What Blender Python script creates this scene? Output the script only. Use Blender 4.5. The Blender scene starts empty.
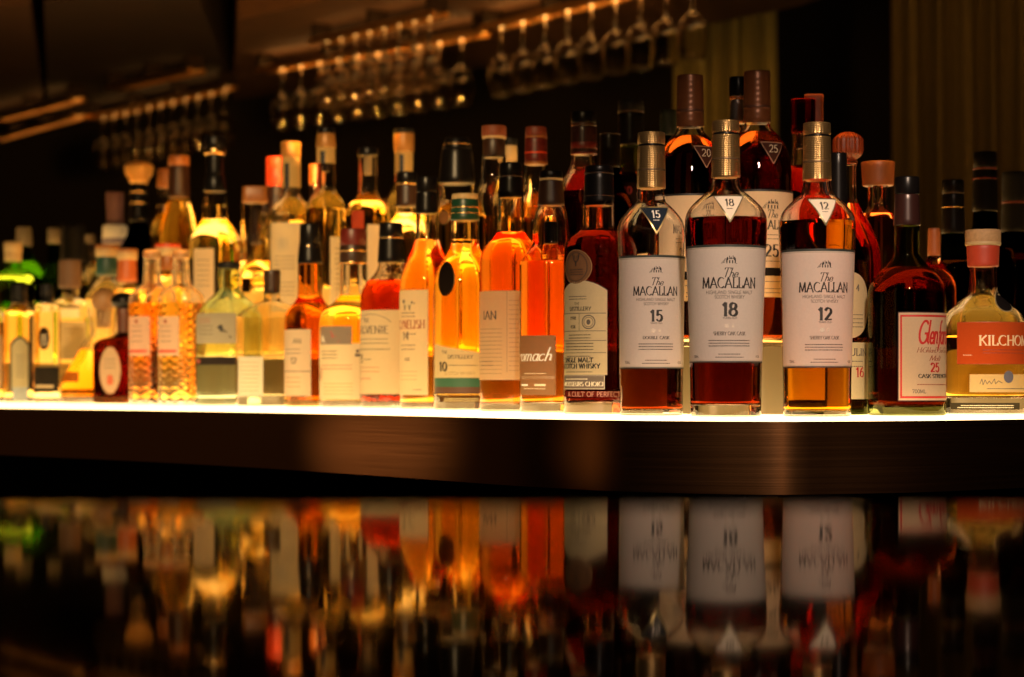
import bpy, math, random
from math import sin, cos, pi, radians, sqrt, exp, log, atan2
random.seed(7)
S = bpy.context.scene
COL = S.collection
# ------------------------------------------------------------------ camera, world, lamps, exposure
FPX, HOR, W, HH = 2100.0, 385.0, 1024, 677      # focal length in pixels, horizon row
COUNTER = 1.05                                  # height of the black counter
EYE = COUNTER + 0.041
cam_d = bpy.data.cameras.new('camera')
cam = bpy.data.objects.new('camera', cam_d)
COL.objects.link(cam)
cam.location = (0, 0, EYE)
cam.rotation_euler = (pi/2, 0, 0)
cam_d.sensor_width = 36
cam_d.lens = FPX*36/W
cam_d.shift_y = (HOR-HH/2)/W
cam_d.clip_start = 0.01
cam_d.dof.use_dof = True
cam_d.dof.focus_distance = 2.31
cam_d.dof.aperture_fstop = 6.0
S.camera = cam
w = bpy.data.worlds.new('night')
S.world = w
w.use_nodes = True
w.node_tree.nodes['Background'].inputs[0].default_value = (1, .62, .35, 1)
w.node_tree.nodes['Background'].inputs[1].default_value = 0.0025
S.view_settings.view_transform = 'Standard'
S.view_settings.look = 'None'
S.view_settings.gamma = 1
S.view_settings.use_curve_mapping = False
S.view_settings.exposure = 0.0
S.cycles.max_bounces = 40
S.cycles.transmission_bounces = 36
S.cycles.glossy_bounces = 16
S.cycles.transparent_max_bounces = 16
S.cycles.diffuse_bounces = 4
S.cycles.sample_clamp_indirect = 6
S.cycles.use_denoising = True
SHELF_E, RISER_E, RTOP_E = 3.8, 0.10, 4.0       # lit shelf, dim step at the right
STEP_E, STOP_E, TIER_E = 0.10, 5.5, 0.58       # lit shelf, lit step face and its top
WARM = (1.0, 0.66, 0.27)
GLOW = (1.0, 0.49, 0.12)

def lamp(name, kind, loc, target, energy, color, size=.2, spot=60, blend=.5):
    l = bpy.data.lights.new(name, kind)
    l.energy = energy
    l.color = color
    if kind == 'AREA':
        l.shape = 'DISK'; l.size = size
    else:
        l.shadow_soft_size = size
    if kind == 'SPOT':
        l.spot_size = radians(spot); l.spot_blend = blend
    o = bpy.data.objects.new(name, l)
    COL.objects.link(o)
    o.location = loc
    dx, dy, dz = (target[i]-loc[i] for i in range(3))
    o.rotation_euler = (math.acos(dz/sqrt(dx*dx+dy*dy+dz*dz)) + pi, 0, atan2(dy, dx) + pi/2 + pi)
    import mathutils
    o.rotation_euler = mathutils.Vector((dx, dy, dz)).to_track_quat('-Z', 'Y').to_euler()
    return o
lamp('front_spot', 'SPOT', (0.32, -0.9, 2.75), (0.34, 2.25, 1.19), 660, (1, .71, .50), .10, 13, .9)
lamp('front_spot', 'SPOT', (-1.0, -.6, 2.7), (-.50, 3.3, 1.18), 720, (1, .66, .30), .10, 22, .9)  # added front fill that brightens the labels of the left half
lamp('rack_fill_spot', 'SPOT', (-0.3, 3.6, 1.55), (-0.55, 7.2, 2.15), 200, (1, .42, .08), .12, 50, .6)  # unseen fill spot added to warm the rails, glasses and soffit
lamp('curtain_spot', 'SPOT', (1.2, 5.2, 2.7), (1.45, 7.7, 1.9), 16, (1, .58, .14), .12, 60, .7)
room = lamp('rear_fill', 'AREA', (0.0, -3.2, 1.25), (0, 2, 1.1), .35, (1, .55, .25), 3.0)  # unseen area light added behind the camera as a broad warm fill
lamp('side_fill', 'AREA', (-3.0, 3.8, .93), (0, 2.9, .97), .13, (1, .5, .2), 1.2)  # unseen area light added to give the metal front a brown sheen
for p, t, e, sp in (((-1.53, 3.27, .972), (-.17, 2.657, 1.02), .75, 9), ((-1.4, 2.29, .98), (.088, 2.292, 1.025), .4, 5), ((.45, .69, .985), (.285, 2.19, 1.026), .3, 6)):
    lamp('fascia_highlight_spot', 'SPOT', p, t, e, (1, .5, .18), .02, sp, 1.0)  # unseen narrow spots placed only to put highlights on the metal front

# ------------------------------------------------------------------ materials
def nodes(name):
    m = bpy.data.materials.new(name)
    m.use_nodes = True
    nt = m.node_tree
    nt.nodes.clear()
    out = nt.nodes.new('ShaderNodeOutputMaterial')
    return m, nt, out
def N(nt, kind, **kw):
    n = nt.nodes.new('ShaderNode'+kind)
    for k, v in kw.items():
        if k.startswith('_'):
            setattr(n, k[1:], v)
        else:
            n.inputs[k.replace('__', ' ')].default_value = v
    return n
_mc = {}
def cached(f):
    def g(*a):
        k = (f.__name__,)+a
        if k not in _mc:
            _mc[k] = f(*a)
        return _mc[k]
    return g
def rgba(c):
    return (c[0], c[1], c[2], 1)
@cached
def plain(name, c, rough=.4, metal=0.0, var=.15, scale=60.0, spec=.5):
    m, nt, out = nodes(name)
    p = N(nt, 'BsdfPrincipled', Base__Color=rgba(c), Roughness=rough, Metallic=metal, Specular__IOR__Level=spec)
    tc = N(nt, 'TexCoord'); nz = N(nt, 'TexNoise', Scale=scale, Detail=3.0)
    nt.links.new(tc.outputs['Object'], nz.inputs['Vector'])
    mx = N(nt, 'MixRGB', _blend_type='MULTIPLY', Fac=var, Color1=rgba(c))
    nt.links.new(nz.outputs['Fac'], mx.inputs['Color2'])
    nt.links.new(mx.outputs[0], p.inputs['Base Color'])
    nt.links.new(p.outputs[0], out.inputs[0])
    return m
@cached
def paper(c, tr=.5):
    m, nt, out = nodes('label_paper')
    tc = N(nt, 'TexCoord'); nz = N(nt, 'TexNoise', Scale=400.0, Detail=4.0)
    nt.links.new(tc.outputs['Object'], nz.inputs['Vector'])
    mx = N(nt, 'MixRGB', _blend_type='MULTIPLY', Fac=.12, Color1=rgba(c))
    nt.links.new(nz.outputs['Fac'], mx.inputs['Color2'])
    d = N(nt, 'BsdfDiffuse'); t = N(nt, 'BsdfTranslucent')
    nt.links.new(mx.outputs[0], d.inputs[0]); nt.links.new(mx.outputs[0], t.inputs[0])
    ms = N(nt, 'MixShader', Fac=tr)
    nt.links.new(d.outputs[0], ms.inputs[1]); nt.links.new(t.outputs[0], ms.inputs[2])
    nt.links.new(ms.outputs[0], out.inputs[0])
    return m
@cached
def ink(c):
    m, nt, out = nodes('printing_ink')
    p = N(nt, 'BsdfPrincipled', Base__Color=rgba(c), Roughness=.5)
    nt.links.new(p.outputs[0], out.inputs[0])
    return m
@cached
def glass(c=(1, 1, 1), bump='', ior=1.5):
    m, nt, out = nodes('bottle_glass')
    g = N(nt, 'BsdfGlass', Color=rgba(c), Roughness=0.0, IOR=ior)
    tc = N(nt, 'TexCoord')
    b = N(nt, 'Bump', Strength=.25, Distance=.002)
    if bump == 'cut':
        sp = N(nt, 'SeparateXYZ'); nt.links.new(tc.outputs['Object'], sp.inputs[0])
        at = N(nt, 'Math', _operation='ARCTAN2')
        nt.links.new(sp.outputs[1], at.inputs[0]); nt.links.new(sp.outputs[0], at.inputs[1])
        a = N(nt, 'Math', _operation='MULTIPLY'); a.inputs[1].default_value = 6.0
        nt.links.new(at.outputs[0], a.inputs[0])
        z = N(nt, 'Math', _operation='MULTIPLY'); z.inputs[1].default_value = 240.0
        nt.links.new(sp.outputs[2], z.inputs[0])
        ad = N(nt, 'Math', _operation='ADD'); su = N(nt, 'Math', _operation='SUBTRACT')
        pr = N(nt, 'Math', _operation='MULTIPLY')
        for q in (ad, su):
            nt.links.new(a.outputs[0], q.inputs[0]); nt.links.new(z.outputs[0], q.inputs[1])
            s_ = N(nt, 'Math', _operation='SINE'); nt.links.new(q.outputs[0], s_.inputs[0])
            ab = N(nt, 'Math', _operation='ABSOLUTE'); nt.links.new(s_.outputs[0], ab.inputs[0])
            nt.links.new(ab.outputs[0], pr.inputs[0 if q is ad else 1])
        nt.links.new(pr.outputs[0], b.inputs['Height'])
        b.inputs['Strength'].default_value = .35
    else:
        nz = N(nt, 'TexNoise', Scale=26.0, Detail=1.0)
        nt.links.new(tc.outputs['Object'], nz.inputs['Vector'])
        nt.links.new(nz.outputs['Fac'], b.inputs['Height'])
        b.inputs['Strength'].default_value = .4 if bump == 'ripple' else .12
        if bump == 'ripple':
            nz.inputs['Scale'].default_value = 140
    nt.links.new(b.outputs[0], g.inputs['Normal'])
    nt.links.new(g.outputs[0], out.inputs[0])
    return m
@cached
def frosted(c):
    m, nt, out = nodes('frosted_glass')
    p = N(nt, 'BsdfPrincipled', Base__Color=rgba(c), Roughness=.45, IOR=1.45, Transmission__Weight=.75)
    nt.links.new(p.outputs[0], out.inputs[0])
    return m
@cached
def liquid(T):
    """spirit whose light transmission over 7 cm is T; index against glass at the sides, against air on top"""
    m, nt, out = nodes('spirit')
    g = N(nt, 'BsdfGlass', Color=(1, 1, 1, 1), Roughness=0.0, IOR=.91)
    ge = N(nt, 'NewGeometry'); sp = N(nt, 'SeparateXYZ')
    nt.links.new(ge.outputs['True Normal'], sp.inputs[0])
    ab = N(nt, 'Math', _operation='ABSOLUTE'); nt.links.new(sp.outputs[2], ab.inputs[0])
    tcd = N(nt, 'TexCoord'); s2 = N(nt, 'SeparateXYZ'); nt.links.new(tcd.outputs['Generated'], s2.inputs[0])
    top = N(nt, 'Math', _operation='GREATER_THAN'); top.inputs[1].default_value = .9
    nt.links.new(s2.outputs[2], top.inputs[0])
    gt = N(nt, 'Math', _operation='GREATER_THAN'); gt.inputs[1].default_value = .98
    nt.links.new(ab.outputs[0], gt.inputs[0])
    mu = N(nt, 'Math', _operation='MULTIPLY'); nt.links.new(gt.outputs[0], mu.inputs[0]); nt.links.new(top.outputs[0], mu.inputs[1])
    ma = N(nt, 'Math', _operation='MULTIPLY_ADD'); ma.inputs[1].default_value = .45; ma.inputs[2].default_value = .91
    nt.links.new(mu.outputs[0], ma.inputs[0])
    nt.links.new(ma.outputs[0], g.inputs['IOR'])
    sg = [-log(max(1e-4, t))/.07 for t in T]
    dm = max(max(sg), 1e-3)
    v = N(nt, 'VolumeAbsorption', Color=(1-sg[0]/dm, 1-sg[1]/dm, 1-sg[2]/dm, 1), Density=dm)
    nt.links.new(g.outputs[0], out.inputs[0])
    nt.links.new(v.outputs[0], out.inputs['Volume'])
    return m
@cached
def emit(name, c, e, base=(.75, .7, .6), var=.1):
    m, nt, out = nodes(name)
    tc = N(nt, 'TexCoord'); nz = N(nt, 'TexNoise', Scale=3.0, Detail=1.0)
    nt.links.new(tc.outputs['Object'], nz.inputs['Vector'])
    ma = N(nt, 'Math', _operation='MULTIPLY_ADD'); ma.inputs[1].default_value = e*var*2; ma.inputs[2].default_value = e*(1-var)
    nt.links.new(nz.outputs['Fac'], ma.inputs[0])
    p = N(nt, 'BsdfPrincipled', Base__Color=rgba(base), Roughness=.35, Emission__Color=rgba(c))
    nt.links.new(ma.outputs[0], p.inputs['Emission Strength'])
    nt.links.new(p.outputs[0], out.inputs[0])
    return m
@cached
def foil(name, c, kind='weave'):
    """metal capsule with a fine embossed pattern"""
    m, nt, out = nodes(name)
    p = N(nt, 'BsdfPrincipled', Base__Color=rgba(c), Roughness=.34, Metallic=.9 if kind == 'weave' else .35)
    tc = N(nt, 'TexCoord'); sp = N(nt, 'SeparateXYZ'); nt.links.new(tc.outputs['Object'], sp.inputs[0])
    at = N(nt, 'Math', _operation='ARCTAN2')
    nt.links.new(sp.outputs[1], at.inputs[0]); nt.links.new(sp.outputs[0], at.inputs[1])
    a = N(nt, 'Math', _operation='MULTIPLY'); a.inputs[1].default_value = 20.0
    nt.links.new(at.outputs[0], a.inputs[0])
    tri = N(nt, 'Math', _operation='PINGPONG'); tri.inputs[1].default_value = 2.2
    nt.links.new(a.outputs[0], tri.inputs[0])
    z = N(nt, 'Math', _operation='MULTIPLY_ADD'); z.inputs[1].default_value = 3200.0 if kind == 'weave' else 900.0
    nt.links.new(sp.outputs[2], z.inputs[0])
    if kind == 'weave':
        nt.links.new(tri.outputs[0], z.inputs[2])
    s_ = N(nt, 'Math', _operation='SINE'); nt.links.new(z.outputs[0], s_.inputs[0])
    b = N(nt, 'Bump', Strength=.35 if kind == 'weave' else .12, Distance=.0006)
    nt.links.new(s_.outputs[0], b.inputs['Height'])
    nt.links.new(b.outputs[0], p.inputs['Normal'])
    nt.links.new(p.outputs[0], out.inputs[0])
    return m

# ------------------------------------------------------------------ objects
def link(name, verts, faces, mats, parent=None, mi=None, smooth=True):
    me = bpy.data.meshes.new(name)
    me.from_pydata(verts, [], faces)
    for m in (mats if isinstance(mats, (list, tuple)) else [mats]):
        me.materials.append(m)
    if mi:
        me.polygons.foreach_set('material_index', mi)
    if smooth is True:
        me.polygons.foreach_set('use_smooth', [True]*len(faces))
    elif smooth:
        me.polygons.foreach_set('use_smooth', smooth)
    me.update()
    if smooth and smooth is not True and not all(smooth):      # crease where a flat face meets a smooth one
        hard = set()
        for p in me.polygons:
            if not p.use_smooth:
                hard.update(p.edge_keys)
        me.edges.foreach_set('use_edge_sharp', [tuple(sorted(e.vertices)) in hard for e in me.edges])
        me.update()
    o = bpy.data.objects.new(name, me)
    COL.objects.link(o)
    if parent:
        o.parent = parent
    return o
def tag(o, label, cat, group=None, kind=None):
    o['label'] = label
    o['category'] = cat
    if group: o['group'] = group
    if kind: o['kind'] = kind
    return o
def empty(name, loc, rz=0):
    o = bpy.data.objects.new(name, None)
    o.empty_display_size = .02
    COL.objects.link(o)
    o.location = loc
    o.rotation_euler = (0, 0, rz)
    return o
def pchip(xs, ys):
    n = len(xs)
    h = [xs[i+1]-xs[i] for i in range(n-1)]
    dl = [(ys[i+1]-ys[i])/h[i] for i in range(n-1)]
    m = [0]*n
    m[0], m[-1] = dl[0], dl[-1]
    for i in range(1, n-1):
        if dl[i-1]*dl[i] > 0:
            w1, w2 = 2*h[i]+h[i-1], h[i]+2*h[i-1]
            m[i] = (w1+w2)/(w1/dl[i-1]+w2/dl[i])
    def f(x):
        if x <= xs[0]: return ys[0]+m[0]*(x-xs[0])
        if x >= xs[-1]: return ys[-1]+m[-1]*(x-xs[-1])
        i = 0
        while x > xs[i+1]: i += 1
        t = (x-xs[i])/h[i]
        return ((1+2*t)*(1-t)**2*ys[i]+t*(1-t)**2*h[i]*m[i]+t*t*(3-2*t)*ys[i+1]+t*t*(t-1)*h[i]*m[i+1])
    return f
def sgp(v, p):
    return math.copysign(abs(v)**p, v)
def ring(hw, z, n, dr, k):
    """closed superellipse ring, front is -Y"""
    out = []
    for i in range(k):
        a = 2*pi*i/k
        out.append((hw*sgp(sin(a), 2/n), -hw*dr*sgp(cos(a), 2/n), z))
    return out
def loft(rings, cap0=True, cap1=True, flip=False):
    """rings from top to bottom -> verts, faces (outward normals)"""
    k = len(rings[0])
    v = [p for r in rings for p in r]
    f = []
    for j in range(len(rings)-1):
        for i in range(k):
            a, b = j*k+i, j*k+(i+1) % k
            f.append((a, b, b+k, a+k)[::-1])
    if cap0: f.append(tuple(range(k)))
    if cap1: f.append(tuple(range((len(rings)-1)*k, len(rings)*k))[::-1])
    if flip: f = [q[::-1] for q in f]
    return v, f
def merge(parts):
    V, F = [], []
    for v, f in parts:
        o = len(V)
        V += v
        F += [tuple(i+o for i in q) for q in f]
    return V, F
def boxm(x0, x1, y0, y1, z0, z1):
    v = [(x, y, z) for z in (z0, z1) for y in (y0, y1) for x in (x0, x1)]
    return v, [(0, 2, 3, 1), (4, 5, 7, 6), (0, 1, 5, 4), (2, 6, 7, 3), (0, 4, 6, 2), (1, 3, 7, 5)]
def lathe(pts, k=28, cx=0, cy=0):
    """solid of revolution from (r, z) pairs, top to bottom"""
    rs = [[(cx+r*sin(2*pi*i/k), cy-r*cos(2*pi*i/k), z) for i in range(k)] for r, z in pts]
    return loft(rs)
# ------------------------------------------------------------------ lettering drawn with a broad pen
def arc(cx, cy, rx, ry, a0, a1, n=10):
    return [(cx+rx*cos(radians(a0+(a1-a0)*i/n)), cy+ry*sin(radians(a0+(a1-a0)*i/n))) for i in range(n+1)]
G = {
 'A': (.86, [[(0, 0), (.43, 1)], [(.43, 1), (.86, 0)], [(.17, .34), (.69, .34)]], [(0, 0), (.86, 0)]),
 'B': (.62, [[(.1, 0), (.1, 1)], [(.1, 1)]+arc(.33, .76, .22, .24, 90, -90)+[(.1, .52)], [(.1, .52)]+arc(.36, .26, .25, .26, 90, -90)+[(.1, 0)]], []),
 'C': (.8, [arc(.46, .5, .44, .5, 48, 312, 18)], []),
 'D': (.8, [[(.1, 0), (.1, 1)], [(.1, 1)]+arc(.33, .5, .44, .5, 90, -90, 14)+[(.1, 0)]], []),
 'E': (.6, [[(.1, 0), (.1, 1)], [(.1, 1), (.56, 1)], [(.1, .52), (.46, .52)], [(.1, 0), (.6, 0)]], []),
 'F': (.56, [[(.1, 0), (.1, 1)], [(.1, 1), (.56, 1)], [(.1, .52), (.44, .52)]], [(.1, 0)]),
 'G': (.82, [arc(.46, .5, .44, .5, 48, 330, 18)+[(.78, .44)], [(.54, .44), (.84, .44)]], []),
 'H': (.82, [[(.1, 0), (.1, 1)], [(.72, 0), (.72, 1)], [(.1, .52), (.72, .52)]], [(.1, 0), (.1, 1), (.72, 0), (.72, 1)]),
 'I': (.3, [[(.15, 0), (.15, 1)]], [(.15, 0), (.15, 1)]),
 'K': (.74, [[(.1, 0), (.1, 1)], [(.68, 1), (.12, .45)], [(.28, .6), (.72, 0)]], [(.1, 0), (.1, 1), (.7, 0)]),
 'L': (.6, [[(.1, 0), (.1, 1)], [(.1, 0), (.58, 0), (.6, .2)]], [(.1, 1)]),
 'M': (1.0, [[(.08, 0), (.14, 1)], [(.14, 1), (.5, .08)], [(.5, .08), (.86, 1)], [(.86, 1), (.92, 0)]], [(.08, 0), (.92, 0)]),
 'N': (.84, [[(.1, 0), (.1, 1)], [(.1, 1), (.74, 0)], [(.74, 0), (.74, 1)]], [(.1, 0), (.74, 1)]),
 'O': (.92, [arc(.46, .5, .44, .5, 0, 360, 22)], []),
 'P': (.6, [[(.1, 0), (.1, 1)], [(.1, 1)]+arc(.33, .74, .25, .26, 90, -90)+[(.1, .48)]], [(.1, 0)]),
 'R': (.7, [[(.1, 0), (.1, 1)], [(.1, 1)]+arc(.33, .75, .24, .25, 90, -90)+[(.1, .5)], [(.32, .5), (.68, 0)]], [(.1, 0), (.68, 0)]),
 'S': (.56, [arc(.29, .75, .23, .25, 40, 270, 10)+arc(.28, .25, .26, .25, 90, -140, 10)], []),
 'T': (.72, [[(.36, 0), (.36, 1)], [(.02, .86), (.02, 1), (.7, 1), (.7, .86)]], [(.36, 0)]),
 'U': (.78, [[(.1, 1), (.1, .3)]+arc(.39, .3, .29, .3, 180, 360)+[(.68, 1)]], [(.1, 1), (.68, 1)]),
 'V': (.82, [[(.02, 1), (.41, 0)], [(.41, 0), (.8, 1)]], [(.02, 1), (.8, 1)]),
 'W': (1.1, [[(.02, 1), (.3, 0)], [(.3, 0), (.55, 1)], [(.55, 1), (.8, 0)], [(.8, 0), (1.08, 1)]], [(.02, 1), (1.08, 1)]),
 'Y': (.76, [[(.02, 1), (.38, .48)], [(.74, 1), (.38, .48)], [(.38, .48), (.38, 0)]], [(.38, 0)]),
 '0': (.62, [arc(.31, .5, .27, .5, 0, 360, 18)], []),
 '1': (.42, [[(.06, .82), (.24, 1), (.24, 0)]], [(.24, 0)]),
 '2': (.6, [arc(.29, .72, .24, .28, 160, -30, 10)+[(.06, .02)], [(.06, .04), (.58, .04)]], []),
 '3': (.58, [arc(.27, .74, .22, .26, 150, -80, 10), arc(.27, .26, .25, .27, 80, -150, 10)], []),
 '7': (.58, [[(.04, .84), (.04, .98), (.54, .98), (.22, 0)]], []),
 '4': (.62, [[(.44, 0), (.44, 1), (.02, .3), (.6, .3)]], [(.44, 0)]),
 '5': (.58, [[(.52, 1), (.14, 1), (.11, .56)], arc(.27, .32, .26, .32, 130, -150, 12)], []),
 '6': (.6, [[(.5, 1)]+arc(.5, .32, .45, .68, 100, 180, 8), arc(.3, .31, .25, .31, 0, 360, 14)], []),
 '8': (.6, [arc(.3, .76, .22, .24, 0, 360, 14), arc(.3, .27, .27, .27, 0, 360, 14)], []),
 '9': (.6, [arc(.3, .69, .25, .31, 0, 360, 14), [(.55, .69)]+arc(.1, .69, .45, .69, 0, -80, 8)], []),
 '%': (.8, [arc(.2, .78, .16, .2, 0, 360, 10), arc(.6, .22, .16, .2, 0, 360, 10), [(.08, 0), (.7, 1)]], []),
 '.': (.22, [[(.08, 0), (.12, .06)]], []), '-': (.4, [[(.06, .45), (.34, .45)]], []), "'": (.2, [[(.1, .8), (.12, 1)]], []),
 ' ': (.34, [], []),
 'a': (.5, [arc(.22, .25, .2, .25, 40, 330, 12), [(.42, .5), (.4, .1), (.5, 0)]], []),
 'c': (.44, [arc(.24, .25, .22, .25, 50, 320, 12)], []),
 'e': (.46, [[(.03, .22)]+arc(.24, .3, .18, .2, -20, 200, 10)+arc(.26, .22, .22, .22, 170, 330, 8)], []),
 'f': (.34, [arc(.36, .82, .16, .18, 60, 180, 6)+[(.2, 0), (.1, -.3)], [(.04, .5), (.36, .5)]], []),
 'h': (.52, [[(.08, 0), (.12, 1.0)], [(.08, .2)]+arc(.26, .3, .16, .2, 160, 0, 8)+[(.42, .06), (.52, .04)]], []),
 'i': (.24, [[(.1, .5), (.1, .05), (.2, 0)]], []),
 'l': (.24, [[(.1, 1), (.08, .1), (.2, 0)]], []),
 'm': (.8, [[(.06, .5), (.06, 0)], [(.06, .2)]+arc(.22, .32, .14, .18, 160, 0, 8)+[(.36, 0)], [(.36, .2)]+arc(.52, .32, .14, .18, 160, 0, 8)+[(.66, .05), (.78, 0)]], []),
 'n': (.52, [[(.06, .5), (.06, 0)], [(.06, .2)]+arc(.24, .3, .16, .2, 160, 0, 8)+[(.4, .05), (.5, 0)]], []),
 'o': (.5, [arc(.24, .25, .21, .25, 0, 360, 14)], []),
 'r': (.36, [[(.06, .5), (.06, 0)], [(.06, .22)]+arc(.24, .3, .16, .2, 160, 40, 6)], []),
 's': (.38, [arc(.2, .37, .14, .13, 40, 270, 8)+arc(.18, .12, .15, .12, 90, -140, 8)], []),
 't': (.3, [[(.12, .8), (.1, .06), (.24, 0)], [(0, .52), (.26, .52)]], []),
}
def pen(poly, nx, ny, ang=0.0, seg=None):
    """broad-pen stroke along a polyline -> list of quads (four (x, y) points)"""
    ca, sa = cos(ang), sin(ang)
    out = []
    for (x0, y0), (x1, y1) in zip(poly, poly[1:]):
        dx, dy = x1-x0, y1-y0
        L = sqrt(dx*dx+dy*dy)
        if L < 1e-9: continue
        dx, dy = dx/L, dy/L
        px, py = -dy, dx
        u, v = px*ca+py*sa, -px*sa+py*ca
        t = .5*sqrt((nx*u)**2+(ny*v)**2)
        e = t*.45
        m = max(1, int(L/(seg or max(nx, ny)*12)))
        for k in range(m):
            a = -e if k == 0 else L*k/m
            b = L+e if k == m-1 else L*(k+1)/m
            out.append([(x0+dx*a-px*t, y0+dy*a-py*t), (x0+dx*b-px*t, y0+dy*b-py*t), (x0+dx*b+px*t, y0+dy*b+py*t), (x0+dx*a+px*t, y0+dy*a+py*t)])
    return out
def write(text, size, style='serif', sp=.12, align='c'):
    """quads of a line of text, baseline y = 0, y up"""
    th = {'serif': (.20, .07), 'bold': (.25, .10), 'sans': (.14, .12), 'light': (.085, .05), 'script': (.13, .055), 'brush': (.2, .1)}[style]
    slant = .35 if style in ('script', 'brush') else 0
    x, out = 0.0, []
    for ch in text:
        wd, polys, ser = G.get(ch) or G.get(ch.upper()) or G[' ']
        for p in polys:
            for q in pen([(px, py) for px, py in p], th[0], th[1], radians(-18 if style in ('serif', 'bold') else 0), max(.24, 1.6/size)):
                out.append([(a+x, b) for a, b in q])
        if style in ('serif', 'bold'):
            for sx, sy in ser:
                out.append([(x+sx-.15, sy-.025), (x+sx+.15, sy-.025), (x+sx+.15, sy+.025), (x+sx-.15, sy+.025)])
        x += wd+(sp if style not in ('script', 'brush') else .04)
    wt = x-(sp if style not in ('script', 'brush') else .04)
    off = {'c': wt/2, 'l': 0, 'r': wt}[align]
    return [[((a-off+slant*b)*size, b*size) for a, b in q] for q in out]
def house(size):
    """little manor house with gables, chimneys and a tree beside it"""
    q = []
    def r(x0, y0, x1, y1): q.append([(x0, y0), (x1, y0), (x1, y1), (x0, y1)])
    for x in (-.5, -.12, .26, .62): r(x, 0, x+.16, .42)
    r(-.5, .40, .78, .56)
    for x in (-.34, .14, .62):
        q.append([(x-.17, .56), (x+.17, .56), (x+.03, .86), (x-.03, .86)])
    for x in (-.12, .36): r(x, .55, x+.1, 1.0)
    for k in range(5): r(-1.1+.1*k, .05+.13*k, -.72+.04*k, .12+.13*k)
    r(-1.15, -.06, .95, 0)
    return [[(x*size, y*size) for x, y in p] for p in q]
def ringq(rx, ry, t, n=28):
    o = []
    for i in range(n):
        a, b = 2*pi*i/n, 2*pi*(i+1)/n
        o.append([((rx-t)*cos(a), (ry-t)*sin(a)), (rx*cos(a), ry*sin(a)), (rx*cos(b), ry*sin(b)), ((rx-t)*cos(b), (ry-t)*sin(b))])
    return o
def discq(rx, ry, n=20):
    return [[(0, 0), (rx*cos(2*pi*i/n), ry*sin(2*pi*i/n)), (rx*cos(2*pi*(i+.5)/n), ry*sin(2*pi*(i+.5)/n)), (rx*cos(2*pi*(i+1)/n), ry*sin(2*pi*(i+1)/n))] for i in range(n)]
def rectq(x0, y0, x1, y1, step):
    nx, ny = max(1, int(abs(x1-x0)/step*2+.99)), max(1, int(abs(y1-y0)/step))
    o = []
    for i in range(nx):
        for j in range(ny):
            a, b = x0+(x1-x0)*i/nx, x0+(x1-x0)*(i+1)/nx
            c, d = y0+(y1-y0)*j/ny, y0+(y1-y0)*(j+1)/ny
            o.append([(a, c), (b, c), (b, d), (a, d)])
    return o
# ------------------------------------------------------------------ the shelf line: distance of the front bottles by picture column
_dx = [-260, -100, 0, 47, 104, 150, 230, 310, 391, 465, 511, 551, 599, 652, 726, 817, 907, 983, 1100, 1250]
_dy = [4.75, 4.35, 4.08, 4.0, 3.92, 3.75, 3.5, 3.3, 3.14, 2.85, 2.7, 2.6, 2.46, 2.33, 2.25, 2.25, 2.33, 2.41, 2.55, 2.75]
dfront = pchip(_dx, _dy)
SHELF = EYE-.0337
RISER = SHELF+.078
TIER = SHELF+.205
RGAP, TGAP = .17, .395
def X(px, d): return (px-512)/FPX*d
def Z(y, d): return EYE-(y-HOR)*d/FPX

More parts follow.
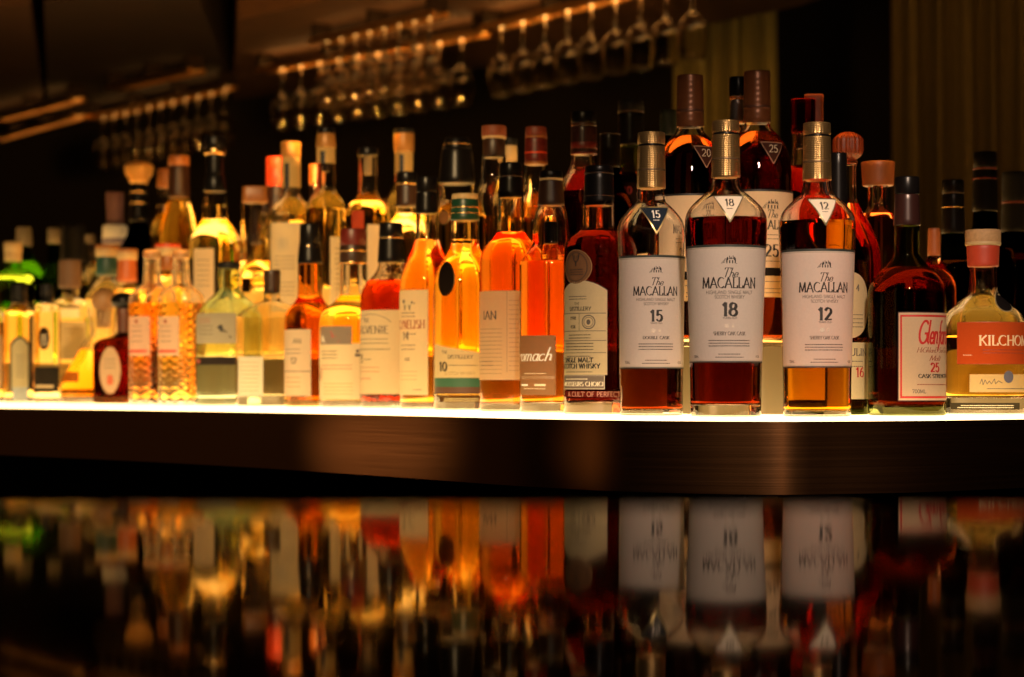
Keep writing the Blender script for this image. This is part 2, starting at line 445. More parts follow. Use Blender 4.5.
placed = []
def kfac(px):
    return 1+.25*max(0, min(1, (600-px)/500))+.55*max(0, min(1, (190-px)/100))
def bottle(name, label, px, d, prof, n=2.0, dr=1.0, yaw=0, g=(1, 1, 1), gb='', liq=None, lv=None, bt=5, wall=2.2,
           caps=(), labels=(), base='s', cat='bottle', hwb=None, k=48, group=None, fil=2.0):
    """prof: (row, half width) pairs in picture pixels from the lip down to the last change of the body; turned into metres at distance d"""
    hb_ = max(h for _, h in prof)*(1.12 if n > 2 and yaw else 1.0)
    while True:          # stand behind whatever is already there
        r_ = hb_*d/FPX
        if base == 's' or all((X(px, d)-a)**2+(d-b)**2 > (r_+c+.0015)**2 for a, b, c in placed): break
        d += .008
    placed.append((X(px, d), d, r_))
    s = d/FPX
    zb = {'s': SHELF, 'r': RISER, 't': TIER}[base]+.0003      # a hair of air under the base
    yb = HOR+(EYE-zb)/s
    X0 = X(px, d)
    root = empty(name, (X0, d, zb), atan2(-X0, d)+radians(yaw))
    tag(root, label, cat, group)
    pts = list(prof)
    hb = hwb or pts[-1][1]
    if pts[-1][0] < yb-fil*1.2: pts.append((yb-fil, hb))
    pts += [(yb-fil*.4, hb-fil*.22), (yb, hb-fil*.9)]
    hmax = max(h for _, h in pts); hmin = min(h for y, h in pts[:-2])
    # arclength parameter keeps shoulders smooth
    t = [0]
    for (y0, h0), (y1, h1) in zip(pts, pts[1:]): t.append(t[-1]+sqrt((y1-y0)**2+(h1-h0)**2)+1e-6)
    fy, fh = pchip(t, [p[0] for p in pts]), pchip(t, [p[1] for p in pts])
    tt = []
    for a, b in zip(t, t[1:]):
        m = max(2, min(8, int((b-a)/3)+1))
        tt += [a+(b-a)*i/m for i in range(m)]
    tt.append(t[-1])
    samp = [(fy(q), fh(q)) for q in tt]
    def sq(h):
        if n == 2: return 2.0, 1.0
        q = min(1, max(0, (h-hmin*1.15)/(hmax*.97-hmin*1.15))); q = q*q*(3-2*q)
        return 2+(n-2)*q, 1+(dr-1)*q
    def zz(y): return (yb-y)*s
    outer = [ring(h*s, zz(y), *sq(h), k) for y, h in samp]
    wp = wall/1000/s
    inn = [(y, max(h-wp, h*.5)) for y, h in samp if y < yb-bt-1.5]
    ylast, hlast = inn[-1]
    inn += [(yb-bt-.6, hlast-1.0), (yb-bt, hlast*.82)]
    def rr(y, h): return ring(h*s, zz(y), *sq(h+wp), k)
    if liq and lv is not None:
        def hat(y):
            for (y0, h0), (y1, h1) in zip(inn, inn[1:]):
                if y0 <= y <= y1: return h0+(h1-h0)*(y-y0)/max(1e-6, y1-y0)
            return inn[0][1]
        dry = [q for q in inn if q[0] < lv-.3]+[(lv, hat(lv))]
        wet = [(lv, hat(lv))]+[q for q in inn if q[0] > lv+.3]
        v, f = loft([rr(*q) for q in wet])
        link('liquid', v, f, liquid(liq), root, smooth=[len(q) == 4 for q in f])
    else:
        dry = inn
    v1, f1 = loft(outer, cap0=False)
    v2, f2 = loft([rr(*q) for q in dry], cap0=False, cap1=not (liq and lv is not None), flip=True)
    kk = k
    o = len(v1)
    fr = [(i, (i+1) % kk, o+(i+1) % kk, o+i) for i in range(kk)]
    V = v1+v2
    F = f1+[tuple(i+o for i in q) for q in f2]+fr
    link('glass_body', V, F, glass(g, gb), root, smooth=[len(q) == 4 for q in f1]+[len(q) == 4 for q in f2]+[False]*kk)
    # closures
    for c in caps:
        cn, y0, y1, h0, h1, m = c[:6]
        kind = c[6] if len(c) > 6 else ''
        if kind == 'ball':
            cy, ry = (y0+y1)/2, (y1-y0)/2
            P = [(max(.01, h0*sin(pi*i/14)), cy-ry*cos(pi*i/14)) for i in range(15)]
        elif kind == 'dome':
            P = [(h0*sin(pi/2*i/8)+.01, y0+(y1-y0)*.45*(1-cos(pi/2*i/8))) for i in range(9)]+[(h1, y1)]
        else:
            if kind == 'flute':
                cy, ry = (y0+y1)/2, (y1-y0)/2
                P0 = [(max(.05, h0*min(1, 1.12*sin(pi*(i+.3)/15))), cy-ry*cos(pi*i/15)) for i in range(14)]+[(h1*.7, y1)]
            e = min(1.2, (y1-y0)*.25)
            P = [(max(.05, h0-e), y0), (h0-e*.3, y0+e*.3), (h0, y0+e)]
            if y1-y0 > 20:
                P += [(h0+(h1-h0)*i/6, y0+e+(y1-y0-2*e)*i/6) for i in range(1, 6)]
            P += [(h1, y1-e), (h1-e*.3, y1-e*.3), (max(.05, h1-e), y1)]
        if kind == 'flute':
            rs = []
            for h, y in P0:
                rs.append([(h*s*(1+.05*cos(16*2*pi*i/96))*sin(2*pi*i/96), -h*s*(1+.05*cos(16*2*pi*i/96))*cos(2*pi*i/96), zz(y)) for i in range(96)])
            v, f = loft(rs)
        elif kind == 'square':
            v, f = loft([ring(h*s, zz(y), 5, 1, 40) for h, y in P])
        else:
            v, f = lathe([(h*s, zz(y)) for h, y in P], 36)
        link(cn, v, f, m, root, smooth=[len(q) == 4 for q in f])
    # labels
    ys = [p[0] for p in samp]
    def hw_at(y):
        for (y0, h0), (y1, h1) in zip(samp, samp[1:]):
            if y0 <= y <= y1: return h0+(h1-h0)*(y-y0)/max(1e-6, y1-y0)
        return samp[-3][1]
    for L in labels:
        ym = (L['y'][0]+L['y'][1])/2
        hm = hw_at(ym)
        nn, dd = sq(hm)
        if n == 2: nn, dd = 2.0, 1.0
        # arclength table, angle from the front
        A = [radians(-200+400*i/400) for i in range(401)]
        pt = [(hm*sgp(sin(a), 2/nn), -hm*dd*sgp(cos(a), 2/nn)) for a in A]
        al = [0]
        for p, q in zip(pt, pt[1:]): al.append(al[-1]+sqrt((p[0]-q[0])**2+(p[1]-q[1])**2))
        mid = al[200]
        al = [q-mid for q in al]
        def ang(u):
            lo, hi = 0, 400
            if u <= al[0]: return A[0]
            if u >= al[-1]: return A[-1]
            while hi-lo > 1:
                c = (lo+hi)//2
                if al[c] <= u: lo = c
                else: hi = c
            return A[lo]+(A[hi]-A[lo])*(u-al[lo])/max(1e-9, al[hi]-al[lo])
        def ux(dx):            # picture offset of the front face -> arclength
            best = min(range(101, 300), key=lambda i: abs(pt[i][0]-dx) if abs(A[i]) <= pi/2 else 9e9)
            return al[best]
        if 'u' in L: u0, u1 = L['u']
        else: u0, u1 = ux(L['x'][0]-px), ux(L['x'][1]-px)
        uc = L.get('uc', (u0+u1)/2)
        def P(u, y, off):
            h = hw_at(y)
            nq, dq = sq(h)
            a = ang(u)*(hm/h if n == 2 else 1)
            m = 1+off/1000/(hm*s)
            return (h*s*m*sgp(sin(a), 2/nq), -h*s*m*dq*sgp(cos(a), 2/nq), zz(y))
        V, F, MI, MM = [], [], [], []
        def slot(m):
            if m not in MM: MM.append(m)
            return MM.index(m)
        nu, nv = L.get('grid', (20, 8))
        y0, y1 = L['y']
        sh = L.get('shape', 'rect')
        def sheet(u0, u1, y0, y1, off, m):
            b = len(V); mi = slot(m)
            for j in range(nv+1):
                for i in range(nu+1):
                    a, t_ = i/nu, j/nv
                    if sh == 'oval':
                        p, q = 2*a-1, 2*t_-1
                        u = (u0+u1)/2+(u1-u0)/2*p*sqrt(1-q*q/2); y = (y0+y1)/2+(y1-y0)/2*q*sqrt(1-p*p/2)
                    elif sh == 'tri':
                        u = (u0+u1)/2+(a-.5)*(u1-u0)*(1-t_*.97); y = y0+(y1-y0)*t_
                    elif sh == 'arch':
                        tp = y0+L.get('rise', 6)*(2*a-1)**2
                        u = u0+(u1-u0)*a; y = tp+(y1-tp)*t_
                    elif sh == 'slope':
                        tp = y0+L.get('rise', 6)*a
                        u = u0+(u1-u0)*a; y = tp+(y1-tp)*t_
                    else:
                        u = u0+(u1-u0)*a; y = y0+(y1-y0)*t_
                    V.append(P(u, y, off))
            for j in range(nv):
                for i in range(nu):
                    q = b+j*(nu+1)+i
                    F.append((q, q+nu+1, q+nu+2, q+1)); MI.append(mi)
        if L.get('rim'):
            rc, rw = L['rim']
            sheet(u0-rw, u1+rw, y0-rw*(.7 if sh == 'tri' else 1), y1+rw*(1.6 if sh == 'tri' else 1), .10, ink(rc) if not isinstance(rc, bpy.types.Material) else rc)
        pm = L['c'] if isinstance(L['c'], bpy.types.Material) else paper(L['c'], L.get('tr', .5))
        sheet(u0, u1, y0, y1, .2, pm)
        off = .28
        for it in L.get('it', ()):
            kd = it[0]
            if kd == 't':      # text, du, y, cap height, ink, style, align
                _, tx, du, y, sz, c, st = it[:7]
                Q = write(tx, sz, st, it[8] if len(it) > 8 else .12, it[7] if len(it) > 7 else 'c')
            elif kd == 'fit':  # text stretched to a width
                _, tx, du, y, sz, c, st, wd = it
                Q = write(tx, sz, st)
                xs = [p[0] for q in Q for p in q]; fx = wd/(max(xs)-min(xs))
                Q = [[(a*fx, b) for a, b in q] for q in Q]
            elif kd == 'm':    # lines of print too fine to read
                _, du, y, wd, rows, gap, c = it
                Q = []
                rnd = random.Random(int(y*10))
                for r in range(rows):
                    x = -wd/2
                    while x < wd/2:
                        l = rnd.uniform(.8, 2.6)
                        Q += [[(x, -r*gap), (min(x+l, wd/2), -r*gap), (min(x+l, wd/2), -r*gap+.75), (x, -r*gap+.75)]]
                        x += l+.45
            elif kd == 'house': _, du, y, sz, c = it; Q = house(sz)
            elif kd == 'ring': _, du, y, rx, ry, tk, c = it; Q = ringq(rx, ry, tk)
            elif kd == 'disc': _, du, y, rx, ry, c = it; Q = discq(rx, ry)
            elif kd == 'r':    # filled bar from the label's left edge
                _, a0, b0, a1, b1, c = it; du, y = u0-uc, 0; Q = rectq(a0, -b0, a1, -b1, 3)
            elif kd == 'p':    # pen stroke
                _, du, y, pts_, tk, c = it; Q = pen(pts_, tk, tk)
            elif kd == 'q': _, du, y, Q, c = it
            mi = slot(c if isinstance(c, bpy.types.Material) else ink(c))
            for q in Q:
                qq = [(uc+du+a, y-b) for a, b in q]
                if any(not (u0-.3 <= a <= u1+.3) for a, b in qq): continue
                ar = sum(qq[i-1][0]*qq[i][1]-qq[i][0]*qq[i-1][1] for i in range(4))
                if ar > 0: qq = qq[::-1]
                b0 = len(V)
                V += [P(a, b, off) for a, b in qq]
                F.append(tuple(range(b0, b0+4))); MI.append(mi)
            off += .02
        link(L.get('name', 'label'), V, F, MM, root, MI)
    return root
def std(y0, hn, ys, ye, hb):
    e = ye-ys; w_ = hb-hn
    return [(y0, hn), (ys, hn*1.03), (ys+.22*e, hn+.22*w_), (ys+.55*e, hn+.72*w_), (ys+.8*e, hn+.94*w_), (ye, hb)]
# ------------------------------------------------------------------ the room
def struct(o):
    o['kind'] = 'structure'
    return o
def boxo(name, dims, m, parent=None):
    v, f = boxm(*dims)
    return link(name, v, f, m, parent, smooth=False)
dark_wall = plain('dark_wall_paint', (.012, .008, .006), .8)
wood = plain('canopy_wood', (.14, .06, .02), .8, 0.0, .6, 9.0)
brass = plain('warm_brass', (.75, .45, .15), .35, 1.0)
struct(boxo('floor', (-6, 6, -3.4, 11, -.05, 0), plain('dark_floor', (.02, .014, .01), .5)))
struct(boxo('ceiling', (-6, 6, -3.4, 11, 3.4, 3.45), plain('dark_ceiling', (.03, .02, .014), .8)))
struct(boxo('wall_back', (-6, 6, 10.9, 11, 0, 3.4), dark_wall))
struct(boxo('wall_left', (-6.1, -6, -3.4, 11, 0, 3.4), dark_wall))
struct(boxo('wall_right', (6, 6.1, -3.4, 11, 0, 3.4), dark_wall))

# the black counter the picture is taken from
def black_gloss():
    m, nt, out = nodes('polished_black_counter')
    d = N(nt, 'BsdfDiffuse', Color=(.004, .003, .003, 1))
    g = N(nt, 'BsdfGlossy', Color=(.9, .86, .82, 1), Roughness=.03)
    tc = N(nt, 'TexCoord'); mp = N(nt, 'Mapping'); mp.inputs['Scale'].default_value = (30, 3, 1)
    nz = N(nt, 'TexNoise', Scale=2.0, Detail=2.0)
    nt.links.new(tc.outputs['Object'], mp.inputs[0]); nt.links.new(mp.outputs[0], nz.inputs['Vector'])
    b = N(nt, 'Bump', Strength=.05, Distance=.001)
    nt.links.new(nz.outputs['Fac'], b.inputs['Height']); nt.links.new(b.outputs[0], g.inputs['Normal'])
    ra = N(nt, 'MapRange'); ra.inputs['To Min'].default_value = .02; ra.inputs['To Max'].default_value = .055
    nt.links.new(nz.outputs['Fac'], ra.inputs['Value']); nt.links.new(ra.outputs[0], g.inputs['Roughness'])
    fr = N(nt, 'Fresnel', IOR=1.3)
    mu = N(nt, 'Math', _operation='MULTIPLY'); mu.inputs[1].default_value = .5
    nt.links.new(fr.outputs[0], mu.inputs[0])
    ms = N(nt, 'MixShader')
    nt.links.new(mu.outputs[0], ms.inputs[0]); nt.links.new(d.outputs[0], ms.inputs[1]); nt.links.new(g.outputs[0], ms.inputs[2])
    nt.links.new(ms.outputs[0], out.inputs[0])
    return m
ct = empty('bar_counter', (0, 0, 0))
tag(ct, 'polished black bar counter in front, mirroring the bottles', 'counter')
boxo('countertop', (-1.6, 1.6, -.5, .70, COUNTER-.04, COUNTER), black_gloss(), ct)
boxo('counter_base', (-1.55, 1.55, -.4, .6, 0, COUNTER-.04), plain('counter_wood', (.16, .08, .04), .5), ct)

# back bar: a lit glass shelf that bends round a corner, a metal front below its edge, a lit step on it
_ex = [-260, -100, 45, 235, 380, 535, 640, 735, 785, 830, 914, 1024, 1120, 1250]
_eh = [41.5, 45, 49, 55.5, 62, 69.5, 73, 74.5, 74.9, 74.4, 73.2, 70, 66.5, 62]
_edge = pchip(_ex, [2.2*74.6/h for h in _eh])
def edge_line(off, n=110):
    """points of the shelf's front edge moved back by off metres along the normal"""
    pts = []
    for i in range(n+1):
        px = -260+1510*i/n
        d = _edge(px); pts.append((X(px, d), d))
    out = []
    for i, p in enumerate(pts):
        a, b = pts[max(0, i-1)], pts[min(n, i+1)]
        tx, ty = b[0]-a[0], b[1]-a[1]; l = sqrt(tx*tx+ty*ty)
        out.append((p[0]-ty/l*off, p[1]+tx/l*off))
    return out
def front_line(off, n=110):
    pts = []
    for i in range(n+1):
        px = -260+1510*i/n
        d = dfront(px)+off*kfac(px)
        pts.append((X(px, d), d))
    return pts
def slab(A, B, z0, z1, split=False):
    """solid between two lines of points, A in front"""
    n = len(A)
    V = [(x, y, z1) for x, y in A]+[(x, y, z1) for x, y in B]+[(x, y, z0) for x, y in A]+[(x, y, z0) for x, y in B]
    F, MI = [], []
    for i in range(n-1):
        F += [(i, i+1, n+i+1, n+i), (2*n+i, 3*n+i, 3*n+i+1, 2*n+i+1), (2*n+i, 2*n+i+1, i+1, i), (n+i, n+i+1, 3*n+i+1, 3*n+i)]
        MI += [1, 0, 0, 0]
    F += [(0, n, 3*n, 2*n), (n-1, 3*n-1, 4*n-1, 2*n-1)]
    MI += [0, 0]
    return V, F, (MI if split else None)
back = [(x, y+1.25) for x, y in front_line(0)]
bb = empty('back_bar', (0.25, 2.6, 0))
def under(o):
    o.parent = bb
    o.location = (-.25, -2.6, 0)
    return o
tag(bb, 'curved back bar with a glowing glass shelf edge and brown metal front', 'bar shelf')
EDGE_T = .0045
lit = emit('lit_glass_shelf', WARM, SHELF_E)
V, F, _ = slab(edge_line(0), back, SHELF-EDGE_T, SHELF)
under(link('lit_shelf', V, F, lit, smooth=False))
def fascia_metal():
    m, nt, out = nodes('brushed_bronze')
    p = N(nt, 'BsdfPrincipled', Base__Color=(.24, .11, .045, 1), Roughness=.36, Metallic=1.0)
    tc = N(nt, 'TexCoord'); mp = N(nt, 'Mapping'); mp.inputs['Scale'].default_value = (4, 4, 500)
    nz = N(nt, 'TexNoise', Scale=1.0, Detail=3.0)
    nt.links.new(tc.outputs['Object'], mp.inputs[0]); nt.links.new(mp.outputs[0], nz.inputs['Vector'])
    ra = N(nt, 'MapRange'); ra.inputs['To Min'].default_value = .24; ra.inputs['To Max'].default_value = .36
    nt.links.new(nz.outputs['Fac'], ra.inputs['Value']); nt.links.new(ra.outputs[0], p.inputs['Roughness'])
    b = N(nt, 'Bump', Strength=.08, Distance=.001)
    nt.links.new(nz.outputs['Fac'], b.inputs['Height']); nt.links.new(b.outputs[0], p.inputs['Normal'])
    nt.links.new(p.outputs[0], out.inputs[0])
    return m
V, F, _ = slab(edge_line(0), edge_line(.03), EYE-.1147, SHELF-EDGE_T)
under(link('metal_front', V, F, fascia_metal(), smooth=[False, False, True, True]*((len(F)-2)//4)+[False]*2))
V, F, _ = slab(edge_line(.16), edge_line(.2), 0, EYE-.1147)
under(link('cabinet_front', V, F, plain('black_cabinet', (.008, .006, .005), .6)))
V, F, _ = slab(edge_line(.0), edge_line(.2), EYE-.122, EYE-.1147)
V, F, _ = slab(edge_line(.03), [(x, y+1.2) for x, y in front_line(0)], EYE-.1147, EYE-.1047)
under(link('shelf_underside', V, F, plain('black_cabinet', (.008, .006, .005), .6)))
RA = front_line(RGAP); RB = front_line(.80); RT = front_line(TGAP)
kcut = min(range(len(RA)), key=lambda i: abs(-260+1510*i/110-640))
NL = len(RA)-1
for A_, B_, a_, b_, z0, z1, ef, et, bc, lb in (
        (RA, RT, 0, kcut, SHELF, RISER, STEP_E, STOP_E, (.16, .13, .08), 'brightly glowing low step right behind the front bottles of the left half'),
        (RT, RB, 0, kcut, SHELF, TIER, TIER_E, STOP_E, (.6, .5, .35), 'glowing tall rear step behind the second row of the left half'),
        (RA, RB, kcut, NL, SHELF, RISER, RISER_E, RTOP_E, (.19, .15, .085), 'tan, dimly glowing step behind the gold-capped bottles')):
    V, F, MI = slab(A_[a_:b_+1], B_[a_:b_+1], z0, z1, True)
    st = link('display_step', V, F, [emit('lit_acrylic', GLOW, ef, bc), emit('lit_acrylic_top', GLOW, et)], None, MI, smooth=False)
    tag(st, lb, 'display step')

# ------------------------------------------------------------------ canopy, glass racks, hanging glasses, curtains (far behind, out of focus)
CZ = EYE+1.13
cp = empty('overhead_canopy', (0, 7, CZ))
tag(cp, 'dark wooden canopy hanging over the bar above the glass racks', 'canopy')
def cbox(name, dims, m):
    o = boxo(name, (dims[0], dims[1], dims[2]-7, dims[3]-7, dims[4]-CZ, dims[5]-CZ), m, cp)
    return o
# soffit in plan: a parallelogram running from far left to near right
def prism(poly, z0, z1):
    n = len(poly)
    a = sum(poly[i-1][0]*poly[i][1]-poly[i][0]*poly[i-1][1] for i in range(n))
    if a < 0: poly = poly[::-1]
    V = [(x, y, z0) for x, y in poly]+[(x, y, z1) for x, y in poly]
    F = [tuple(range(n))[::-1], tuple(range(n, 2*n))]+[(i, (i+1) % n, n+(i+1) % n, n+i) for i in range(n)]
    return V, F
def at(px, py, z):
    """point at height z seen at a picture position"""
    d = FPX*(z-EYE)/(HOR-py)
    return X(px, d), d
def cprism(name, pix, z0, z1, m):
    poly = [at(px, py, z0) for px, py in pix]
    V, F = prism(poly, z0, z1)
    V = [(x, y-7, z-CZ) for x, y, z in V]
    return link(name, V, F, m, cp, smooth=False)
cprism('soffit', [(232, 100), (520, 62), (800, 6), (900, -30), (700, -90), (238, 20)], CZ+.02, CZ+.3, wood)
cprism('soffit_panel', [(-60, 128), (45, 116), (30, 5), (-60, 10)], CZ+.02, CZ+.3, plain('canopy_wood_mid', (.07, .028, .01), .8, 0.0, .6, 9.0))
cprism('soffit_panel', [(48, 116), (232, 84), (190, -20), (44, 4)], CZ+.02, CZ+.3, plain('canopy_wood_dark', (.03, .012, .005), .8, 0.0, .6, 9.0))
def rack(label, p0, p1, z, lw=3.0):
    a, b = at(*p0, z), at(*p1, z)
    L = sqrt((b[0]-a[0])**2+(b[1]-a[1])**2)
    r = empty('glass_rack', (a[0], a[1], z), atan2(b[1]-a[1], b[0]-a[0]))
    tag(r, label, 'glass rack')
    for sx in (-1, 1):
        o = boxo('rail', (0, L, sx*.026-.009, sx*.026+.009, .006, .024), brass, r)
    n = max(2, int(L/.3))
    for i in range(n+1):
        x = min(max(L*i/n, .02), L-.02)
        boxo('hanger', (x-.008, x+.008, -.033, .033, .024, CZ+.02-z), plain('dark_bracket', (.04, .025, .015), .5, .6), r)
    boxo('added_glow_strip', (.03, L-.03, -.005, .005, .0265, .0305), emit('added_amber_glow', (1, .48, .12), lw), r)  # glowing strip added so the feet of the hanging glasses shine amber
    return a, b
def wine_glass(name, h, rb):
    """upside down, hung by its foot: foot on top at z = 0, rim at -h"""
    t = .0012
    out = [(.001, .002), (.030, .0015), (.032, .0), (.028, -.003), (.008, -.008), (.0042, -.018), (.0036, -.05), (.0045, -h*.42)]
    bowl = [(.012, -h*.45), (rb*.45, -h*.475), (rb*.66, -h*.51), (rb*.85, -h*.57), (rb*.96, -h*.64), (rb, -h*.72), (rb*.97, -h*.82), (rb*.90, -h*.92), (rb*.845, -h*.985), (rb*.84, -h*.998)]
    inner = [(r-t, z) for r, z in bowl][::-1][:-1]+[(.008, -h*.462)]
    bowl.append((rb*.84-t*.4, -h))
    P = out+bowl+inner+[(.0005, -h*.458-.003)]
    v, f = lathe(P, 20)
    return v, f
wg_v, wg_f = wine_glass('wine_glass', .225, .040)
wg = None
def hang(a, b, us, z, label, group):
    global wg
    for u in us:
        x, y = a[0]+(b[0]-a[0])*u, a[1]+(b[1]-a[1])*u
        if wg is None:
            wg = link('wine_glass', wg_v, wg_f, glass((1, .97, .93)), smooth=[len(q) == 4 for q in wg_f]); o = wg
        else:
            o = wg.copy(); COL.objects.link(o)
        o.location = (x, y, z+.0245)
        tag(o, label, 'wine glass', group)
zr = CZ-.05
a, b = rack('brass rail holding the middle row of upside-down stemmed glasses', (262, 75), (486, 38), zr, 10.0)
hang(a, b, [.1+.8*i/9 for i in range(10)], zr, 'clear stemmed glass hanging upside down in the middle row of racks', 'stemmed glasses in the middle rack row')
a, b = rack('brass glass rail just above the middle row of hanging glasses', (318, 47), (440, 19), zr, 3.5)
hang(a, b, [.08+.84*i/7 for i in range(8)], zr, 'clear stemmed glass hanging upside down from the rail above the middle row', 'stemmed glasses in the upper rack row')
a, b = rack('brass glass rail at the top centre, nearest the camera', (488, 34), (700, -18), zr, 10.0)
hang(a, b, [.07+.9*i/8 for i in range(9)], zr, 'clear stemmed glass hanging upside down in the row at the top centre', 'stemmed glasses in the near rack row')
a, b = rack('brass rail holding the far left row of small hanging glasses', (93, 122), (230, 91), zr)
hang(a, b, [.08+.88*i/10 for i in range(11)], zr, 'clear stemmed glass hanging upside down in the far left row', 'stemmed glasses in the far left rack row')
rack('short empty brass rail above the far left row of glasses', (113, 93), (197, 75), zr, .8)
rack('upper of the two brass rails at the far left edge', (-12, 126), (78, 103), zr)
rack('lower of the two brass rails at the far left edge', (-12, 145), (80, 120), zr)

def curtain(label, px0, px1, d, z0, z1, m, folds, seed):
    rnd = random.Random(seed)
    x0, x1 = X(px0, d), X(px1, d)
    n = folds*12
    ph = [rnd.uniform(.6, 1.4) for _ in range(folds+2)]
    V, F = [], []
    rows = 14
    for side in (0, 1):
        for j in range(rows+1):
            tz = j/rows
            for i in range(n+1):
                u = i/n*folds
                k = int(u)
                amp = (.03+.02*tz)*ph[k]*(1-(u-k))+(.03+.02*tz)*ph[k+1]*(u-k)
                yy = amp*sin(2*pi*u+.6*sin(u*1.7+tz*1.5))
                V.append((x0+(x1-x0)*i/n+.012*sin(u*3.1+tz*2), d+yy+side*.004, z1+(z0-z1)*tz))
    M = (rows+1)*(n+1)
    for j in range(rows):
        for i in range(n):
            q = j*(n+1)+i
            F.append((q, q+n+1, q+n+2, q+1))
            F.append((M+q, M+q+1, M+q+n+2, M+q+n+1))
    o = link('curtain', V, F, m)
    tag(o, label, 'curtain')
    return o
cloth = plain('ochre_curtain', (.30, .19, .06), .9, 0.0, .3, 30.0)
curtain('long ochre curtain in folds at the far right', 890, 1040, 7.7, .6, 3.0, cloth, 11, 3)
curtain('pale olive curtain strip behind the two tallest copper-capped bottles', 672, 776, 8.4, .6, 3.0, plain('olive_curtain', (.36, .31, .12), .9, 0.0, .3, 30.0), 6, 5)
# ------------------------------------------------------------------ bottle closures and print colours
BLACK = plain('black_cap', (.005, .004, .004), .30, 0.0, .1, 60.0, .22)
BLACKM = plain('matt_black_cap', (.007, .006, .006), .55, 0.0, .1, 60.0, .22)
GOLD = foil('gold_foil', (.42, .27, .11))
COPPER = foil('copper_foil', (.16, .055, .02), 'plain')
CORK = plain('cork', (.55, .33, .15), .7, 0.0, .5, 300.0)
CREAMC = plain('cream_cap', (.55, .38, .18), .5)
REDC = plain('red_cap', (.70, .06, .015), .4)
WINE = plain('wine_red_capsule', (.11, .010, .006), .4)
BROWN = plain('brown_capsule', (.035, .013, .006), .4)
AMBERC = plain('amber_cap', (.30, .10, .02), .4)
GREEN = plain('green_capsule', (.010, .05, .028), .35)
TEAL = plain('teal_band', (.02, .07, .06), .4)
GREY = plain('grey_cap', (.17, .14, .10), .5)
PURPLE = plain('mauve_capsule', (.20, .10, .10), .35, .3)
SILVER = plain('silver_band', (.6, .58, .56), .3, 1.0)
BRASSY = plain('gold_ring', (.8, .5, .18), .25, 1.0)
CLEARST = glass((1, .93, .84))
K = (.012, .010, .010); DG = (.10, .08, .07); RB = (.28, .05, .02); RD = (.42, .015, .012); BL = (.02, .03, .05)
CREAM = (.80, .66, .46); WHITE = (.82, .77, .70); PINKW = (.80, .72, .66); TAN = (.55, .40, .24); PALE = (.78, .70, .55)
# spirits: light passed over 7 cm
GOLDL = (.95, .62, .12); PALEG = (.96, .70, .22); AMBER = (.93, .40, .03); ORANGE = (.90, .26, .012)
DRED = (.15, .006, .0004); RED = (.6, .05, .002); DAMB = (.62, .17, .008); SHERRY = (.22, .02, .0006); HONEY = (.98, .28, .003)
PG = (.99, .87, .48); PA = (.98, .74, .22); PO = (.95, .5, .06); CLEAR = (.98, .97, .93); BRN = (.30, .05, .004); YEL = (.96, .60, .10)
OLIVE = (.55, .50, .30)

# ------------------------------------------------------------------ front row, from the left
bottle('spirit_bottle', 'orange bottle cut off by the left edge of the photo', -9, 4.03, std(300, 7, 306, 318, 14), liq=AMBER, lv=322,
       caps=[('cap', 284, 302, 8, 8, BLACKM)], labels=[dict(x=(-20, 1), y=(336, 388), c=CREAM)])
bottle('spirit_bottle', 'yellow bottle with a dark horseshoe-shaped label at far left', 19, 4.0, std(300, 8.5, 304, 318, 15.5), liq=YEL, lv=312,
       caps=[('cap', 284, 303, 8, 8, BLACKM)],
       labels=[dict(name='horseshoe_label', x=(12, 28), y=(339, 388), c=(.7, .6, .35), shape='arch', rise=8, rim=((.02, .015, .012), 2.2),
                    it=[('m', 0, 356, 8, 8, 3, DG)]),
               dict(name='tax_label', x=(12.5, 28), y=(387, 400), c=(.55, .62, .66), it=[('m', 0, 391, 10, 3, 3, DG)])])
bottle('spirit_bottle', 'clear bottle with a small dark oval label and black band, far left', 47, 3.88, std(296, 7, 302, 308, 13.5), n=4, dr=.9, liq=PALEG, lv=312,
       caps=[('cap', 284, 303, 6.5, 6.5, BLACKM)],
       labels=[dict(name='oval_label', x=(38.5, 49.5), y=(327, 350), c=(.03, .02, .015), shape='oval', it=[('m', 0, 336, 6, 4, 3, CREAM)]),
               dict(name='band_label', x=(34.5, 58), y=(367, 392), c=(.03, .025, .02), it=[('r', 2, 385, 20, 388, (.35, .25, .12))])])
bottle('spirit_bottle', 'clear square-shouldered bottle with a broad brown stopper, far left', 70, 4.14, std(284, 8.5, 296, 306, 18), n=4.5, dr=.9, yaw=10, liq=PALEG, lv=318,
       caps=[('stopper', 260, 288, 11, 11, plain('brown_wood_cap', (.15, .075, .035), .6))],
       labels=[dict(x=(58, 84), y=(322, 360), c=(.7, .58, .32), it=[('m', 0, 330, 18, 7, 4.4, DG)])])
bottle('decanter', 'cone-shaped yellow bottle with a round wooden ball stopper', 104, 3.965, [(308, 16), (318, 15), (333, 13.5), (340, 18), (360, 30), (382, 43), (390, 46.5)], liq=(.93, .55, .10), lv=350,
       caps=[('ball_stopper', 288, 313, 12.5, 12, plain('stopper_wood', (.32, .16, .06), .5), 'ball'), ('stopper_plug', 310, 328, 8, 7, CORK)],
       labels=[dict(name='strap', x=(64, 80), y=(372, 382), c=(.6, .2, .03), it=[])])
